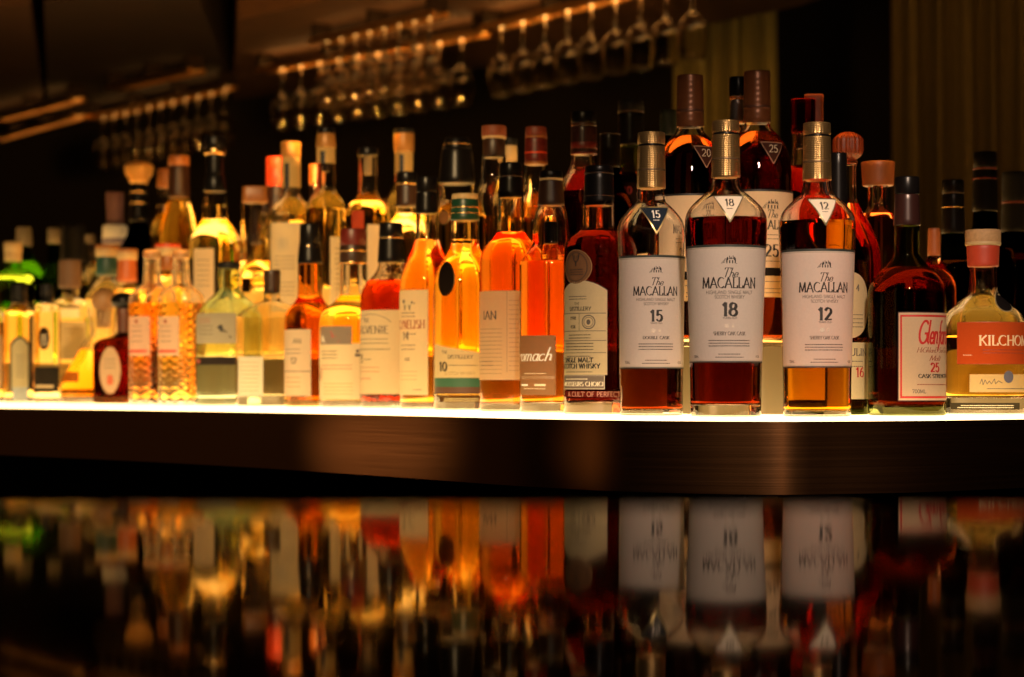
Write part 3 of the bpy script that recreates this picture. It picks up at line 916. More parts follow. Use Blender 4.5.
bottle('spirit_bottle', 'dark square flask with a cream oval label and black stopper', 124, 3.82, [(308, 6), (332, 6.5), (336, 10), (340, 22), (346, 27)], n=5, dr=.8, yaw=-38, g=(.55, .28, .12), liq=BRN, lv=352,
       caps=[('stopper', 292, 310, 13, 12, BLACK, 'ball'), ('neck_seal', 308, 335, 7, 7, plain('dark_brown_seal', (.10, .03, .015), .4))],
       labels=[dict(name='oval_label', u=(-13, 12), y=(348, 393), c=(.72, .52, .33), shape='oval', rim=((.25, .10, .04), 1), it=[('m', 0, 360, 15, 3, 4, DG), ('disc', 0, 380, 2.5, 5, (.4, .08, .03))])])
for px, d, cc, lb in ((152, 3.68, AMBER, 'orange cut-glass bottle beside the dark square flask'), (181, 3.58, GOLDL, 'golden cut-glass bottle left of the pale green bottle')):
    bottle('whisky_bottle', lb, px, d, [(254, 9), (256, 9), (258, 8), (283, 9.5), (287, 13), (291, 18), (297, 22.5), (303, 23)], gb='cut', liq=cc, lv=303,
           caps=[('stopper', 250, 258, 8.5, 8.5, frosted((1, .62, .3)))],
           labels=[dict(x=(px-22.6, px-2), y=(317, 356), c=(.80, .58, .44), it=[('r', 1, 350, 27, 353, (.5, .06, .03)), ('m', 0, 327, 14, 4, 5, DG), ('disc', 0, 322, 2, 2, RB)])])
bottle('gin_bottle', 'pale green gin bottle with a grey label and dark leaf', 229, 3.52, std(266, 10.5, 288, 320, 33), g=(.88, .95, .85), liq=CLEAR, lv=356,
       caps=[('cap', 262, 269, 11, 11, BLACKM)],
       labels=[dict(x=(197, 236), y=(314, 344), c=(.52, .45, .36), it=[('m', -10, 320, 18, 2, 3, (.35, .08, .05)), ('m', -8, 327, 20, 3, 4, DG),
                   ('q', 12, 332, [[(-6, 4), (-2, 6), (3, 0), (-1, -1)], [(-3, 6), (-1, 7), (1, 3), (0, 2)], [(2, 0), (3, 1), (9, -6), (8, -7)]], K)]),
               dict(name='band_label', x=(197, 245), y=(357, 365), c=(.04, .03, .03), it=[('r', 2, 360, 10, 363, (.35, .05, .03))])])
bottle('spirit_bottle', 'clear square-shouldered flask with a small white label', 272, 3.36, [(288, 8), (300, 8.5), (303, 14), (309, 27), (315, 34), (319, 36)], n=5, dr=.6, yaw=6, g=(.97, .95, .90), liq=OLIVE, lv=318, bt=9,
       caps=[('stopper', 270, 294, 8.5, 8, BROWN)],
       labels=[dict(x=(237, 261), y=(357, 396), c=(.85, .80, .66), it=[('m', 0, 363, 18, 8, 4, (.45, .3, .15))])])
bottle('whisky_bottle', 'amber bottle with a black cap and narrow cream label', 310, 3.3, std(258, 12, 296, 320, 25.5), g=(.95, .78, .5), liq=DAMB, lv=262,
       caps=[('cap', 224, 244, 10, 10.5, BLACK), ('capsule', 243, 264, 11, 12.5, BLACK), ('gold_ring', 246, 247.5, 11.2, 11.2, BRASSY)],
       labels=[dict(x=(283, 311), y=(330, 396), c=CREAM, it=[('t', 'AN', 6, 344, 5, DG, 'sans'), ('m', 0, 350, 20, 2, 4, DG), ('t', '12', 2, 364, 6, DG, 'serif'), ('r', 0, 371, 60, 371.8, DG), ('m', 0, 378, 20, 3, 4.5, (.35, .25, .1))])])
bottle('whisky_bottle', 'golden bottle with a grey panel above its white label', 353, 3.22, std(254, 12.5, 294, 322, 34), liq=GOLDL, lv=296,
       caps=[('cap', 229, 246, 13, 13, WINE), ('capsule', 245, 264, 13, 13.5, BROWN), ('gold_ring', 250, 252, 13.4, 13.4, BRASSY), ('gold_ring', 262, 264, 13.8, 13.8, BRASSY)],
       labels=[dict(x=(320, 384), y=(344, 399), c=(.82, .72, .50), it=[('t', 'A', -34, 342, 6, WHITE, 'sans'), ('m', -24, 352, 22, 3, 3.4, K), ('m', -18, 366, 40, 2, 3.4, (.4, .1, .05)), ('ring', -38, 374, 4, 6, .8, RB), ('t', '8', -38, 377, 6, RB, 'light'), ('m', -14, 384, 34, 4, 3.4, (.5, .3, .1)), ('q', 8, 354, [[(-3, -3), (3, -3), (3, 0), (-3, 0)], [(-2, 1), (1, 1), (1, 4), (-2, 4)]], DG)]),
               dict(name='grey_panel', x=(321, 352), y=(327, 345), c=(.30, .26, .23), it=[('q', 2, 338, [[(-9, 5), (-4, 6), (2, 1), (-2, 0)], [(-2, 2), (6, -3), (4, -5), (-4, 0)]], (.5, .06, .04)), ('t', 'A', -13, 343, 5, WHITE, 'sans')])])
bottle('whisky_bottle', 'red-amber bottle with a black cap and wide cream label reading 21', 391, 3.13, std(254, 12.5, 266, 300, 31), liq=(.45, .035, .001), lv=281, gb='ripple',
       caps=[('cap', 223, 237, 11.5, 12, BLACK), ('capsule', 236, 263, 12, 13.5, BLACK), ('gold_ring', 237.5, 238.7, 12.3, 12.3, BRASSY)],
       labels=[dict(x=(360.6, 420), y=(311, 394), c=(.82, .68, .42), it=[('t', 'THE', -26, 323, 4, DG, 'serif'), ('t', 'BALVENIE', -22, 334, 7.2, DG, 'serif'), ('m', -20, 340, 40, 2, 4, DG), ('m', -20, 350, 44, 1, 3, K), ('t', '21', -36, 363, 8, K, 'serif'), ('m', -24, 360, 12, 1, 3, DG), ('m', -26, 368, 34, 2, 4, (.5, .2, .08)), ('m', -30, 379, 22, 1, 3, (.5, .1, .05)), ('p', -20, 317, arc(0, -14, 26, 16, 150, 30, 12), .5, DG)])])
bottle('whisky_bottle', 'slim amber bottle with a cat emblem above the number 14', 427, 2.99, std(207, 11, 236, 292, 27.5), liq=AMBER, lv=240,
       caps=[('cap', 177, 193, 10.5, 10.5, BLACK), ('capsule', 192, 214, 10.5, 11.5, BLACK)],
       labels=[dict(u=(-60, 1), uc=-22, y=(291, 395), c=(.85, .74, .48), it=[('q', 0, 306, [[(-5, -2), (5, -2), (6, 3), (-5, 4)], [(-7, 2), (-3, 3), (-4, 6), (-7, 5)], [(5, 2), (9, 1), (10, 2), (6, 4)], [(-4, -5), (-3, -5), (-2, 0), (-4, 0)], [(3, -5), (4, -5), (4, 0), (2, 0)]], DG),
               ('m', 0, 314, 20, 2, 3.5, DG), ('fit', 'CLYNELISH', 0, 329, 8, RB, 'serif', 40), ('t', '14', -2, 340, 7.5, DG, 'serif'), ('m', 4, 335, 14, 1, 3, DG), ('m', 0, 346, 20, 2, 4, DG), ('t', '46%', 0, 361, 3, DG, 'sans'), ('m', 0, 372, 24, 3, 4, (.5, .4, .2)), ('m', 12, 390, 8, 1, 3, DG)])])
bottle('whisky_bottle', 'gold bottle with a green capsule, black oval seal and the number 10', 465, 2.86, std(214, 13.5, 244, 286, 31.5), liq=(.95, .52, .05), lv=240, bt=13,
       caps=[('cork_top', 194, 200, 13, 13, CREAMC), ('capsule', 199, 221, 13, 14.5, GREEN), ('gold_ring', 207, 208.2, 13.8, 13.8, BRASSY), ('gold_ring', 213, 214, 14.2, 14.2, BRASSY)],
       labels=[dict(name='oval_seal', u=(-31, -11), y=(263, 296), c=(.02, .013, .01), shape='oval', rim=(BRASSY, 1)),
               dict(x=(435, 492), y=(344, 394), uc=-2, shape='slope', rise=12, c=(.80, .68, .42), it=[('t', 'THE', -20, 354, 3, DG, 'sans'), ('t', 'DISTILLERY', -3, 359, 3.6, DG, 'serif'), ('t', '10', -22, 371, 8.5, K, 'bold'), ('m', 0, 366, 30, 1, 3, DG), ('t', 'SCOTCH WHISKY', -4, 375, 3, (.4, .3, .15), 'sans'), ('r', 0, 378, 90, 387, (.02, .09, .05)), ('r', 0, 387, 90, 394, (.08, .03, .015))]),
               dict(name='embossing', x=(440, 492), y=(396, 402), c=(.12, .06, .02), it=[('m', -6, 399, 36, 1, 2, (.75, .6, .3)), ('m', -4, 401, 40, 1, 2, (.75, .6, .3))])])
bottle('whisky_bottle', 'orange bottle with a black cap and tall cream label ending in AN', 511, 2.71, std(192, 13, 230, 262, 31.5), liq=ORANGE, lv=233, bt=7,
       caps=[('cap', 163, 177, 11, 11.5, BLACK), ('capsule', 176, 198, 11.5, 12.5, BLACK), ('ring', 176, 177.5, 11.8, 11.8, BROWN)],
       labels=[dict(u=(-50, 9), uc=-26, y=(292, 380), c=(.80, .62, .38), it=[('t', 'IAN', 2, 320, 8, DG, 'serif'), ('m', 0, 330, 34, 12, 4, (.4, .28, .15)), ('p', 22, 0, [(0, -293), (0, -372)], .6, (.4, .28, .15)), ('m', -2, 362, 20, 2, 4, DG), ('m', 29, 302, 10, 16, 4.6, (.45, .3, .16))])])
bottle('whisky_bottle', 'bright orange bottle with a white handwritten name on a tan label', 551, 2.6, [(200, 12), (207, 13), (214, 16), (232, 18), (243, 18.5), (250, 23), (258, 29), (266, 31.5)], liq=ORANGE, lv=262, bt=9,
       caps=[('cap', 171, 179, 11.5, 12, BLACK), ('cork_ring', 178, 181, 11.8, 11.8, CREAMC), ('capsule', 180.5, 206, 11.8, 13.5, BROWN), ('black_plug', 222, 244, 7, 7, BLACK)],
       labels=[dict(x=(520.6, 556), y=(336, 395), c=(.42, .24, .12), it=[('t', 'Cromach', -9, 361, 13, WHITE, 'script'), ('m', 0, 374, 26, 1, 3, CREAM), ('r', 4, 376, 60, 379, (.32, .18, .09)), ('m', 0, 389, 26, 1, 3, CREAM), ('r', 4, 384, 16, 386, WHITE), ('r', 24, 384, 36, 386, CREAM)])])
bottle('whisky_bottle', 'dark red bottle with a round brown medallion above a cream label', 599, 2.46, std(202, 15.5, 226, 250, 35.5), liq=(.05, .002, .0002), lv=230, bt=11, g=(1, .95, .9),
       caps=[('cap', 166, 174, 14, 14.5, BLACK), ('capsule', 173.5, 206, 14.5, 15.5, BLACK), ('ring', 173, 174.5, 15, 15, BROWN), ('ring', 196, 197, 15.4, 15.4, BROWN)],
       labels=[dict(name='medallion', x=(566, 591.5), y=(252, 285), shape='oval', c=(.16, .08, .04), tr=0.0, rim=(plain('medallion_rim', (.45, .26, .12), .4, .6), .8), it=[('p', 0, 262, [(-4, 6), (-3, 1), (0, -2), (3, 1), (4, 6)], 1.2, K), ('p', 0, 262, [(-2, 5), (-1, 2)], .8, K), ('p', 0, 262, [(2, 5), (1, 2)], .8, K), ('p', 0, 262, [(0, -1), (0, -5)], 1.6, K), ('m', 0, 271.5, 17, 3, 2.4, K), ('ring', 0, 268.5, 13.5, 14.5, .7, K)]),
               dict(x=(564.6, 607), y=(282, 375), c=(.82, .68, .42), shape='arch', rise=10, rim=((.05, .03, .02), .6), grid=(24, 10), it=[('m', -4, 298, 22, 2, 2.6, DG), ('t', 'THE', -4, 306, 2.4, K, 'sans'), ('t', 'DISTILLERY', -1, 311.5, 3.6, K, 'serif'), ('r', 0, 314, 60, 314.6, DG), ('t', '1998', -9, 320.5, 3, K, 'serif'), ('t', '43%', -9, 329, 3, K, 'serif'), ('ring', 9, 323, 7, 7, .9, DG), ('ring', 9, 323, 5, 5, .5, DG), ('disc', 9, 323, 2, 2.6, DG), ('p', -1, 323, [(0, -8), (0, 8)], .5, DG), ('r', 0, 331.5, 60, 332, DG), ('m', -2, 336, 26, 2, 3, K), ('r', 0, 341, 60, 341.5, DG), ('m', -4, 344.5, 36, 3, 3, K), ('r', 0, 353, 60, 353.5, DG), ('m', -4, 357, 30, 1, 3, DG), ('t', 'SINGLE MALT', -5, 362.5, 4.4, K, 'bold'), ('t', 'SCOTCH WHISKY', -3, 368.5, 4.4, K, 'bold'), ('m', -4, 372.5, 34, 1, 3, DG)]),
               dict(name='grey_band_label', x=(564.8, 604), y=(376, 388.5), c=(.16, .13, .11), tr=.1, rim=((.45, .38, .3), .7), it=[('m', -6, 379.5, 30, 1, 2, PALE), ('t', "CONNOISSEURS CHOICE", -4, 386, 4, PALE, 'serif')]),
               dict(name='embossing', x=(565, 632), y=(391, 397), c=(.10, .012, .008), tr=.2, it=[('t', 'A CULT OF PERFECTION', 0, 396.4, 4.6, (.42, .2, .15), 'sans')])])
def sherry_cask(px, d, h, hbot, yaw, age, label, liq, lv, tri, cask, y):
    """tapering bottle; y: cap top, cap bottom, label top, label bottom"""
    ct_, cb, l0, l1 = y
    kk = h/41
    v = .93 if age == '15' else 1.0
    prof = [(cb-6, 12.5), (cb, 13.5), (cb+6, 14.2), (cb+12, 16.8*kk), (cb+17, 22.5*kk), (cb+24, 30.5*kk), (cb+33, 38*kk), (cb+41, 40.7*kk), (cb+50, h), (cb+78, h*.965), (cb+200, h*.965+(hbot-h*.965)*.85)]
    ink_t = WHITE if tri == 'dark' else K
    a82 = h*.97*radians(82)
    return bottle('whisky_bottle', label, px, d, prof, yaw=yaw, liq=liq, lv=lv, bt=11 if age == '18' else 5, hwb=hbot, k=64,
        caps=[('cap', ct_, ct_+12.5, 13.6, 13.8, GOLD), ('cap_ring', ct_+12, ct_+14.5, 13.3, 13.3, BLACK), ('capsule', ct_+14, cb, 13.8, 14.4, GOLD), ('capsule_band', cb-20, cb-17, 14.25, 14.35, plain('dark_gold_band', (.16, .10, .05), .45, .6))],
        labels=[dict(name='neck_triangle', u=(-14.5, 14.5), y=(cb+20.5, cb+44.5), shape='tri', c=(.02, .03, .045) if tri == 'dark' else (.82, .72, .58), tr=.05, grid=(10, 12), rim=(plain('gilt_rim', (.62, .48, .2), .35, .7) if tri == 'dark' else plain('dark_rim', (.16, .14, .07), .35, .7), 1.7), it=[('t', age, 0, cb+31, 7.2, ink_t, 'serif'), ('m', 0, cb+34, 6, 1, 2, ink_t)]),
                dict(u=(-a82, a82), y=(l0, l1), c=PINKW, tr=.42, grid=(40, 16), it=[('r', 0, l0, 200, l0+2.4, (.03, .035, .03)), ('r', 0, l0+3.2, 200, l0+3.7, (.45, .4, .3)), ('r', 0, l1-1.5, 200, l1, (.03, .03, .025)), ('r', 0, l1-2.6, 200, l1-2.2, (.45, .4, .3)),
                    ('house', 0, l0+18.5*v, 7.4*kk, K), ('fit', 'The', 0, l0+32*v, 9*kk, K, 'script', 14*kk), ('fit', 'MACALLAN', 0, l0+42.5*v, 10*kk, K, 'serif', 57*kk), ('fit', 'HIGHLAND SINGLE MALT', 0, l0+48.5*v, 3.2*kk, DG, 'sans', 48*kk), ('fit', 'SCOTCH WHISKY', 0, l0+53*v, 3.2*kk, DG, 'sans', 30*kk),
                    ('t', age, 0, l0+70*v, 12.5*kk, K, 'bold'), ('fit', 'YEARS OLD', 0, l0+73*v, 1.8*kk, K, 'sans', 14*kk), ('q', 0, l0+80*v, [[(-5, -2), (-1, -2), (-1, 2), (-5, 2)], [(2, -2), (4, -2), (4, 1.5), (2, 1.5)]], (.55, .47, .4)), ('fit', cask, 0, l0+89*v, 3.4*kk, K, 'serif', 32*kk),
                    ('m', 0, l0+94.5*v, 42*kk, 3, 2.7, K), ('m', 0, l1-8, 22, 1, 2, DG), ('m', 0, l1-5, 28, 1, 2, DG), ('fit', '700ML', -h*.9, l1-5, 2.4, DG, 'sans', 7), ('fit', '43%', h*.8, l1-5, 2.4, DG, 'sans', 6)])])
sherry_cask(651.3, 2.33, 34.5, 31.5, 9, '15', 'gold-capped bottle with a dark neck triangle numbered 15', SHERRY, 264, 'dark', 'DOUBLE CASK', (132.5, 189, 257, 369))
sherry_cask(725.8, 2.25, 41.0, 35.0, 6, '18', 'tallest front bottle, gold-capped, with a cream neck triangle numbered 18', DRED, 219, 'pale', 'SHERRY OAK CASK', (121, 178, 247, 363))
sherry_cask(817.0, 2.25, 38.3, 33.5, 13, '12', 'gold-capped bottle with a cream neck triangle numbered 12', HONEY, 222, 'pale', 'SHERRY OAK CASK', (123, 181, 251, 368))
bottle('whisky_bottle', 'dark bottle half hidden, its label edge reading 16', 838, 2.385, std(212, 9.5, 214, 280, 30.5), g=(.30, .34, .12), liq=BRN, lv=262,
       caps=[('capsule', 153, 218, 8.5, 10, BLACK)],
       labels=[dict(name='crest_label', x=(822, 867.2), y=(273, 339), shape='oval', c=(.80, .62, .36), it=[('t', '4', 10, 292, 6, DG, 'serif'), ('m', 8, 316, 18, 4, 4, DG)]),
               dict(x=(812, 868), y=(343, 399), c=(.84, .70, .40), it=[('fit', 'LAGAVULIN', 0, 356, 7, DG, 'serif', 56), ('m', 0, 362, 44, 2, 5, DG), ('t', '16', 18, 377, 9, RD, 'serif')])])
bottle('whisky_bottle', 'broad dark bottle with a red-bordered label and the number 25', 907, 2.33, std(222, 12.5, 254, 294, 38.5), liq=DRED, lv=268, bt=8, g=(.55, .60, .36),
       caps=[('cap', 177, 195, 12.3, 12.5, BLACK), ('capsule', 194.5, 226, 12.3, 13.5, plain('plum_capsule', (.035, .012, .010), .3, .2))],
       labels=[dict(u=(-8, 58), uc=26, y=(314, 400), c=(.80, .60, .40), rim=((.06, .03, .03), .8), it=[('r', 1.5, 316, 64, 318, RD), ('r', 1.5, 396, 64, 398, RD), ('r', 1.5, 316, 3.2, 398, RD), ('r', 62.5, 316, 64.2, 398, RD), ('fit', 'Glenfarclas', 12, 344, 22, RD, 'brush', 56), ('fit', 'Highland Single', 4, 353, 5, RB, 'script', 42), ('fit', 'Malt', 4, 361, 5, RB, 'script', 16), ('t', '25', 4, 372, 8.5, RD, 'bold'), ('fit', 'CASK STRENGTH', 6, 378, 3.6, K, 'bold', 42), ('m', 4, 385, 40, 1, 3, RB), ('fit', '700ML', -14, 393, 3.6, DG, 'sans', 14)])])
bottle('whisky_bottle', 'clear dome-shouldered bottle with an orange-red label at the right edge', 983, 2.43, [(238, 15), (262, 14.5), (270, 13), (292, 14.5), (302, 24), (315, 38), (328, 43), (340, 44)], liq=(.97, .62, .12), lv=336, bt=16, k=64,
       caps=[('cork_top', 230, 244, 17.5, 17.5, CORK), ('cork_rim', 242, 246, 17.8, 17.5, CREAMC), ('neck_band', 245.5, 267, 16.3, 15.3, plain('brick_red_band', (.45, .05, .02), .5))],
       labels=[dict(name='oval_seal', u=(13, 37), y=(288, 312), shape='oval', c=(.01, .008, .008), tr=0.0, rim=(plain('pale_seal_rim', (.6, .48, .25), .4, .5), 1.2)),
               dict(u=(-26, 62), uc=19, y=(323.5, 364), c=(.66, .10, .02), tr=.35, rim=((.35, .06, .02), .6), it=[('fit', 'KILCHOMAN', 15, 346, 9.5, (.85, .62, .36), 'serif', 76), ('m', 6, 351, 50, 2, 3, (.3, .05, .02)), ('m', -34, 356, 9, 1, 3, (.8, .5, .3))]),
               dict(name='lower_label', u=(-13, 60), uc=20, y=(374.5, 392), c=(.85, .66, .32), it=[('p', -12, 383, [(-11, -1), (-9, 4), (-8, -2), (-6, 3), (-4, -1), (-2, 2), (0, -1), (3, 4), (4, -1), (7, 2), (11, 0)], .6, DG), ('m', 6, 389, 44, 1, 3, DG), ('disc', 6, 377, 5.5, 6, (.12, .12, .16))]),
               dict(name='embossing', x=(952, 1018), y=(402.5, 409), c=(.06, .05, .03), tr=.3, it=[('m', 2, 405.5, 54, 1, 2, (.85, .75, .5)), ('m', 0, 407.6, 58, 1, 2, (.85, .75, .5))])])
# ------------------------------------------------------------------ back rows, standing on the lit step
def back(name, label, px, off, prof, **kw):
    if off >= R2 and px < 645: off += .12
    d = dfront(px)+off*kfac(px)
    kw.setdefault('k', 36)
    return bottle(name, label, px, d, prof, base='t' if off >= R2 and px < 645 else 'r', **kw)
R1, R2 = .265, .37
# left
back('liqueur_bottle', 'green bottle with a grey cap at the far left', 24, R2, std(243, 7, 250, 280, 20), g=(.2, .42, .08), liq=(.5, .7, .12), lv=262, caps=[('cap', 227, 246, 7.5, 8, GREY)])
back('liqueur_bottle', 'pale bottle with a cream neck in front of the far left green bottle', 13, R1, std(246, 8, 268, 282, 22), g=(.8, .95, .6), liq=(.75, .9, .3), lv=276, caps=[('cap', 242, 252, 9, 9, CREAMC), ('neck_seal', 251, 262, 8.5, 8.5, CREAMC)])
back('liqueur_bottle', 'slim green-necked bottle at the far left', 54, R2, std(240, 6, 262, 290, 15), g=(.45, .6, .3), liq=(.5, .6, .2), lv=285, caps=[('cap', 228, 244, 6.3, 6.5, GREY)])
back('liqueur_bottle', 'black bottle with a wide black cap behind the brown stopper', 73, R2, std(258, 10, 266, 290, 18), g=(.08, .07, .06), liq=BRN, lv=280, caps=[('cap', 224, 262, 11.5, 11.5, BLACKM)])
back('liqueur_bottle', 'slim clear-necked bottle left of the white-collared bottle', 90, R2, std(240, 5, 266, 286, 12), liq=PG, lv=280, caps=[('cap', 234, 243, 5, 5, GREY)])
back('liqueur_bottle', 'bottle with a mauve capsule and white collar', 115, R2+.04, std(226, 9, 246, 275, 24), liq=PG, lv=262, caps=[('capsule', 192, 226, 9, 8, PURPLE), ('collar', 225, 243, 12, 13, plain('white_collar', (.75, .7, .66), .35)), ('collar_band', 238, 243.5, 13, 13.2, plain('violet_band', (.15, .11, .2), .4))])
back('liqueur_bottle', 'broad clear bottle with a dark teal neck band', 107, R1, std(262, 10.5, 277, 312, 25), liq=PG, lv=300, caps=[('cork_top', 245, 249, 12, 12, AMBERC), ('cork_ring', 248.5, 257, 11.5, 11.5, CREAMC), ('neck_band', 256, 276, 10.6, 11.5, TEAL)])
back('liqueur_bottle', 'orange-necked bottle right of the dark teal neck band', 127, R1, std(270, 9, 282, 312, 17), liq=PA, lv=290, caps=[('cork_top', 249, 252, 10.5, 10.5, AMBERC), ('cork_ring', 251.5, 260, 10.2, 10.2, CREAMC), ('neck_band', 259, 282, 9, 10, plain('orange_band', (.5, .12, .03), .4))])
back('liqueur_bottle', 'black bottle with a gold domed stopper', 139, R2+.08, std(186, 8, 222, 262, 20), g=(.06, .05, .04), liq=BRN, lv=250, caps=[('gold_stopper', 161, 176, 14.5, 13, plain('gilded_knob', (.75, .38, .09), .4, .2), 'dome'), ('stopper_base', 175.5, 184, 11, 9, plain('gilded_knob', (.75, .38, .09), .4, .2)), ('capsule', 183.5, 222, 8.5, 10, BLACK), ('gold_ring', 191, 193, 9.1, 9.1, BRASSY), ('gold_ring', 202, 204, 9.5, 9.5, BRASSY)])
back('liqueur_bottle', 'bottle whose pale orange cap peeks out beside the cone-necked bottle', 166, R2+.14, std(186, 8, 200, 240, 15), liq=PA, lv=220, caps=[('cap', 169, 188, 8.5, 9, AMBERC)])
back('liqueur_bottle', 'amber bottle with a long cone neck and brown capsule', 179, R2+.03, [(194, 10), (200, 11), (220, 16), (246, 21), (275, 24), (300, 25)], liq=PA, lv=203, caps=[('cap', 156, 166, 10.5, 10.5, AMBERC), ('capsule', 165.5, 198, 10, 11, BROWN)])
back('liqueur_bottle', 'orange bottle with a cream-rimmed stopper behind the cut-glass pair', 168, R1, std(262, 8, 275, 306, 17), liq=PO, lv=268, caps=[('cork_top', 244, 248, 13, 13, REDC), ('cork_ring', 247.5, 256, 13, 12, CREAMC), ('neck_band', 255.5, 270, 8.5, 8.5, AMBERC)])
back('whisky_bottle', 'round-shouldered gold bottle with a flared black and gold stopper', 215, R1+.03, [(188, 11), (205, 12), (220, 12.5), (226, 17), (235, 23), (246, 26), (270, 27)], liq=PG, lv=206, caps=[('stopper_top', 136, 149, 10, 10.5, BLACK), ('gold_ring', 148.5, 155, 11, 11, BRASSY), ('stopper_neck', 154.5, 176, 9, 9, BLACK), ('capsule', 175, 192, 10, 12, BLACK)], labels=[dict(x=(194, 214), y=(250, 310), c=CREAM, it=[('m', 0, 262, 14, 6, 5, DG)])])
back('whisky_bottle', 'tall gold flask with a square gold cap', 255, R1, [(200, 12.5), (215, 13.5), (260, 14), (268, 18), (280, 22)], n=4, dr=.8, liq=PA, lv=262, caps=[('cap', 187, 203, 12.5, 13, AMBERC, 'square'), ('inner_plug', 208, 244, 5, 5, BROWN)])
back('whisky_bottle', 'bottle with a bright red screw cap', 277, R2, std(184, 10.5, 222, 262, 24), liq=PA, lv=240, caps=[('cap', 157, 168, 11, 11, REDC), ('cap_skirt', 167.5, 187, 11, 11, REDC), ('neck_seal', 186, 214, 10.6, 11, BROWN)])
back('whisky_bottle', 'white-labelled bottle with a gold strip seal, beside the red cap', 291, R1+.02, std(146, 9.5, 194, 216, 22), liq=PG, lv=222, caps=[('cap', 142, 158, 10, 10, plain('gold_seal', (.36, .16, .035), .4, .2)), ('dark_plug', 165, 190, 4, 4, BROWN)], labels=[dict(name='seal_strip', x=(281.5, 300.5), y=(158, 188), c=(.72, .48, .18), it=[('r', 7, 164, 12, 188, K)]), dict(x=(271, 302), y=(224, 308), c=(.84, .72, .50), it=[('q', -2, 245, [[(-6, -6), (6, -6), (5, 6), (-5, 5)], [(-8, 0), (8, 1), (8, 3), (-8, 2)]], (.5, .36, .2)), ('m', 0, 258, 22, 4, 4, DG), ('m', 0, 284, 22, 4, 4, DG)])])
back('whisky_bottle', 'bottle whose cream cap shows left of the tall clear bottle', 316, R2+.08, std(182, 6.5, 200, 230, 20), liq=PA, lv=215, caps=[('cap', 164, 185, 7, 7, AMBERC)])
back('whisky_bottle', 'tallest clear bottle in the left half, black-topped with a cream seal', 326, R1+.02, std(146, 9.5, 188, 212, 21), liq=PG, lv=209, caps=[('cap', 128, 134, 8.5, 9, BLACK), ('seal', 133.5, 148, 9, 10.3, plain('gold_seal', (.36, .16, .035), .4, .2)), ('dark_plug', 150, 172, 4, 4, BROWN)], labels=[dict(name='seal_strip', x=(317, 335.2), y=(148, 164), c=(.72, .48, .18), it=[('r', 6, 152, 11, 164, K)]), dict(x=(330, 345), y=(238, 310), c=(.84, .74, .52), it=[('m', 0, 250, 9, 9, 5, DG)])])
back('whisky_bottle', 'round-shouldered bottle with a black top and tall white label', 368, R1+.01, std(152, 9.5, 192, 216, 23), liq=PA, lv=202, caps=[('cap', 148, 156, 10, 10.5, BLACK), ('inner_plug', 155, 175, 4, 4, CREAMC)], labels=[dict(x=(367, 382), y=(226, 300), c=(.86, .74, .54)), dict(name='red_crest', x=(352, 364), y=(212, 232), c=(.5, .08, .04))])
back('whisky_bottle', 'tall bottle with a cream seal behind the red-brown capsule', 404, R2+.05, std(150, 9, 182, 212, 22), liq=PG, lv=206, caps=[('cap', 129, 134, 10.5, 10.5, BLACKM), ('seal', 133, 152, 10.3, 10, plain('gold_seal', (.36, .16, .035), .4, .2)), ('dark_plug', 152, 170, 5, 5, BROWN)], labels=[dict(name='seal_strip', x=(395.2, 412.8), y=(152, 176), c=(.72, .48, .18), it=[('r', 7, 155, 12, 176, K)])])
back('whisky_bottle', 'gold bottle with a short dark red-brown capsule', 407, R1, std(194, 10.5, 212, 238, 24), liq=PG, lv=214, caps=[('cap', 172, 184, 10.5, 10.8, BLACK), ('gold_ring', 183, 185, 11, 11, BRASSY), ('capsule', 184.5, 207, 10.8, 11.5, BROWN)])
back('whisky_bottle', 'bottle with a very wide black cap and a ring seal on its shoulder', 457, R1+.02, std(176, 17, 196, 225, 26), liq=PA, lv=215, caps=[('cap', 138, 150, 12, 15, BLACK), ('cap_skirt', 149.5, 184, 15.5, 18.5, BLACK), ('gold_glint_ring', 144, 145, 13.8, 14.2, BRASSY)], labels=[dict(name='ring_seal', u=(-20, -8), y=(212, 226), shape='oval', c=(.30, .14, .05), rim=(BRASSY, 1))])
back('whisky_bottle', 'orange bottle with a cork-topped brown capsule', 494, R1+.02, std(156, 12, 172, 210, 18), liq=AMBER, lv=217, caps=[('cork_top', 126, 137, 12.3, 12.3, plain('red_brown_cork', (.22, .05, .015), .6)), ('ring', 136.5, 139, 12, 12, CREAMC), ('capsule', 138.5, 158, 11, 11.5, BROWN)])
back('whisky_bottle', 'small pale-necked bottle with a black top behind the cork-topped one', 510, R2+.05, std(146, 7, 175, 210, 18), liq=PG, lv=180, caps=[('cap', 138, 146, 7.5, 7.5, BLACKM), ('seal', 145.5, 162, 7.2, 7.2, CREAMC)])
back('whisky_bottle', 'dark red bottle with a red and orange ringed cap', 536, R1+.03, std(162, 11.5, 190, 226, 27), liq=PO, lv=219, caps=[('cap', 127, 137, 10.5, 10.8, plain('rust_cap', (.18, .03, .012), .5)), ('ring', 136.5, 138.5, 11, 11, AMBERC), ('capsule', 138, 163, 11, 11.5, WINE), ('ring', 152, 154.5, 11.4, 11.4, REDC), ('ring', 162, 165, 11.8, 11.8, AMBERC)])
back('whisky_bottle', 'red bottle with a tall brown capsule beside the dark-capped pair', 584, R1+.03, std(148, 12, 160, 198, 25), liq=(.85, .16, .01), lv=192, caps=[('cap', 112, 124, 12.8, 12.8, BLACK), ('ring', 123.5, 127, 12.9, 12.9, BROWN), ('capsule', 126.5, 154, 12.9, 13, plain('dark_plum_capsule', (.03, .01, .008), .3)), ('ring', 152.5, 155, 13.2, 13.2, WINE), ('red_tab', 142, 150, 13.2, 13.2, plain('dim_red_band', (.12, .012, .008), .4))])
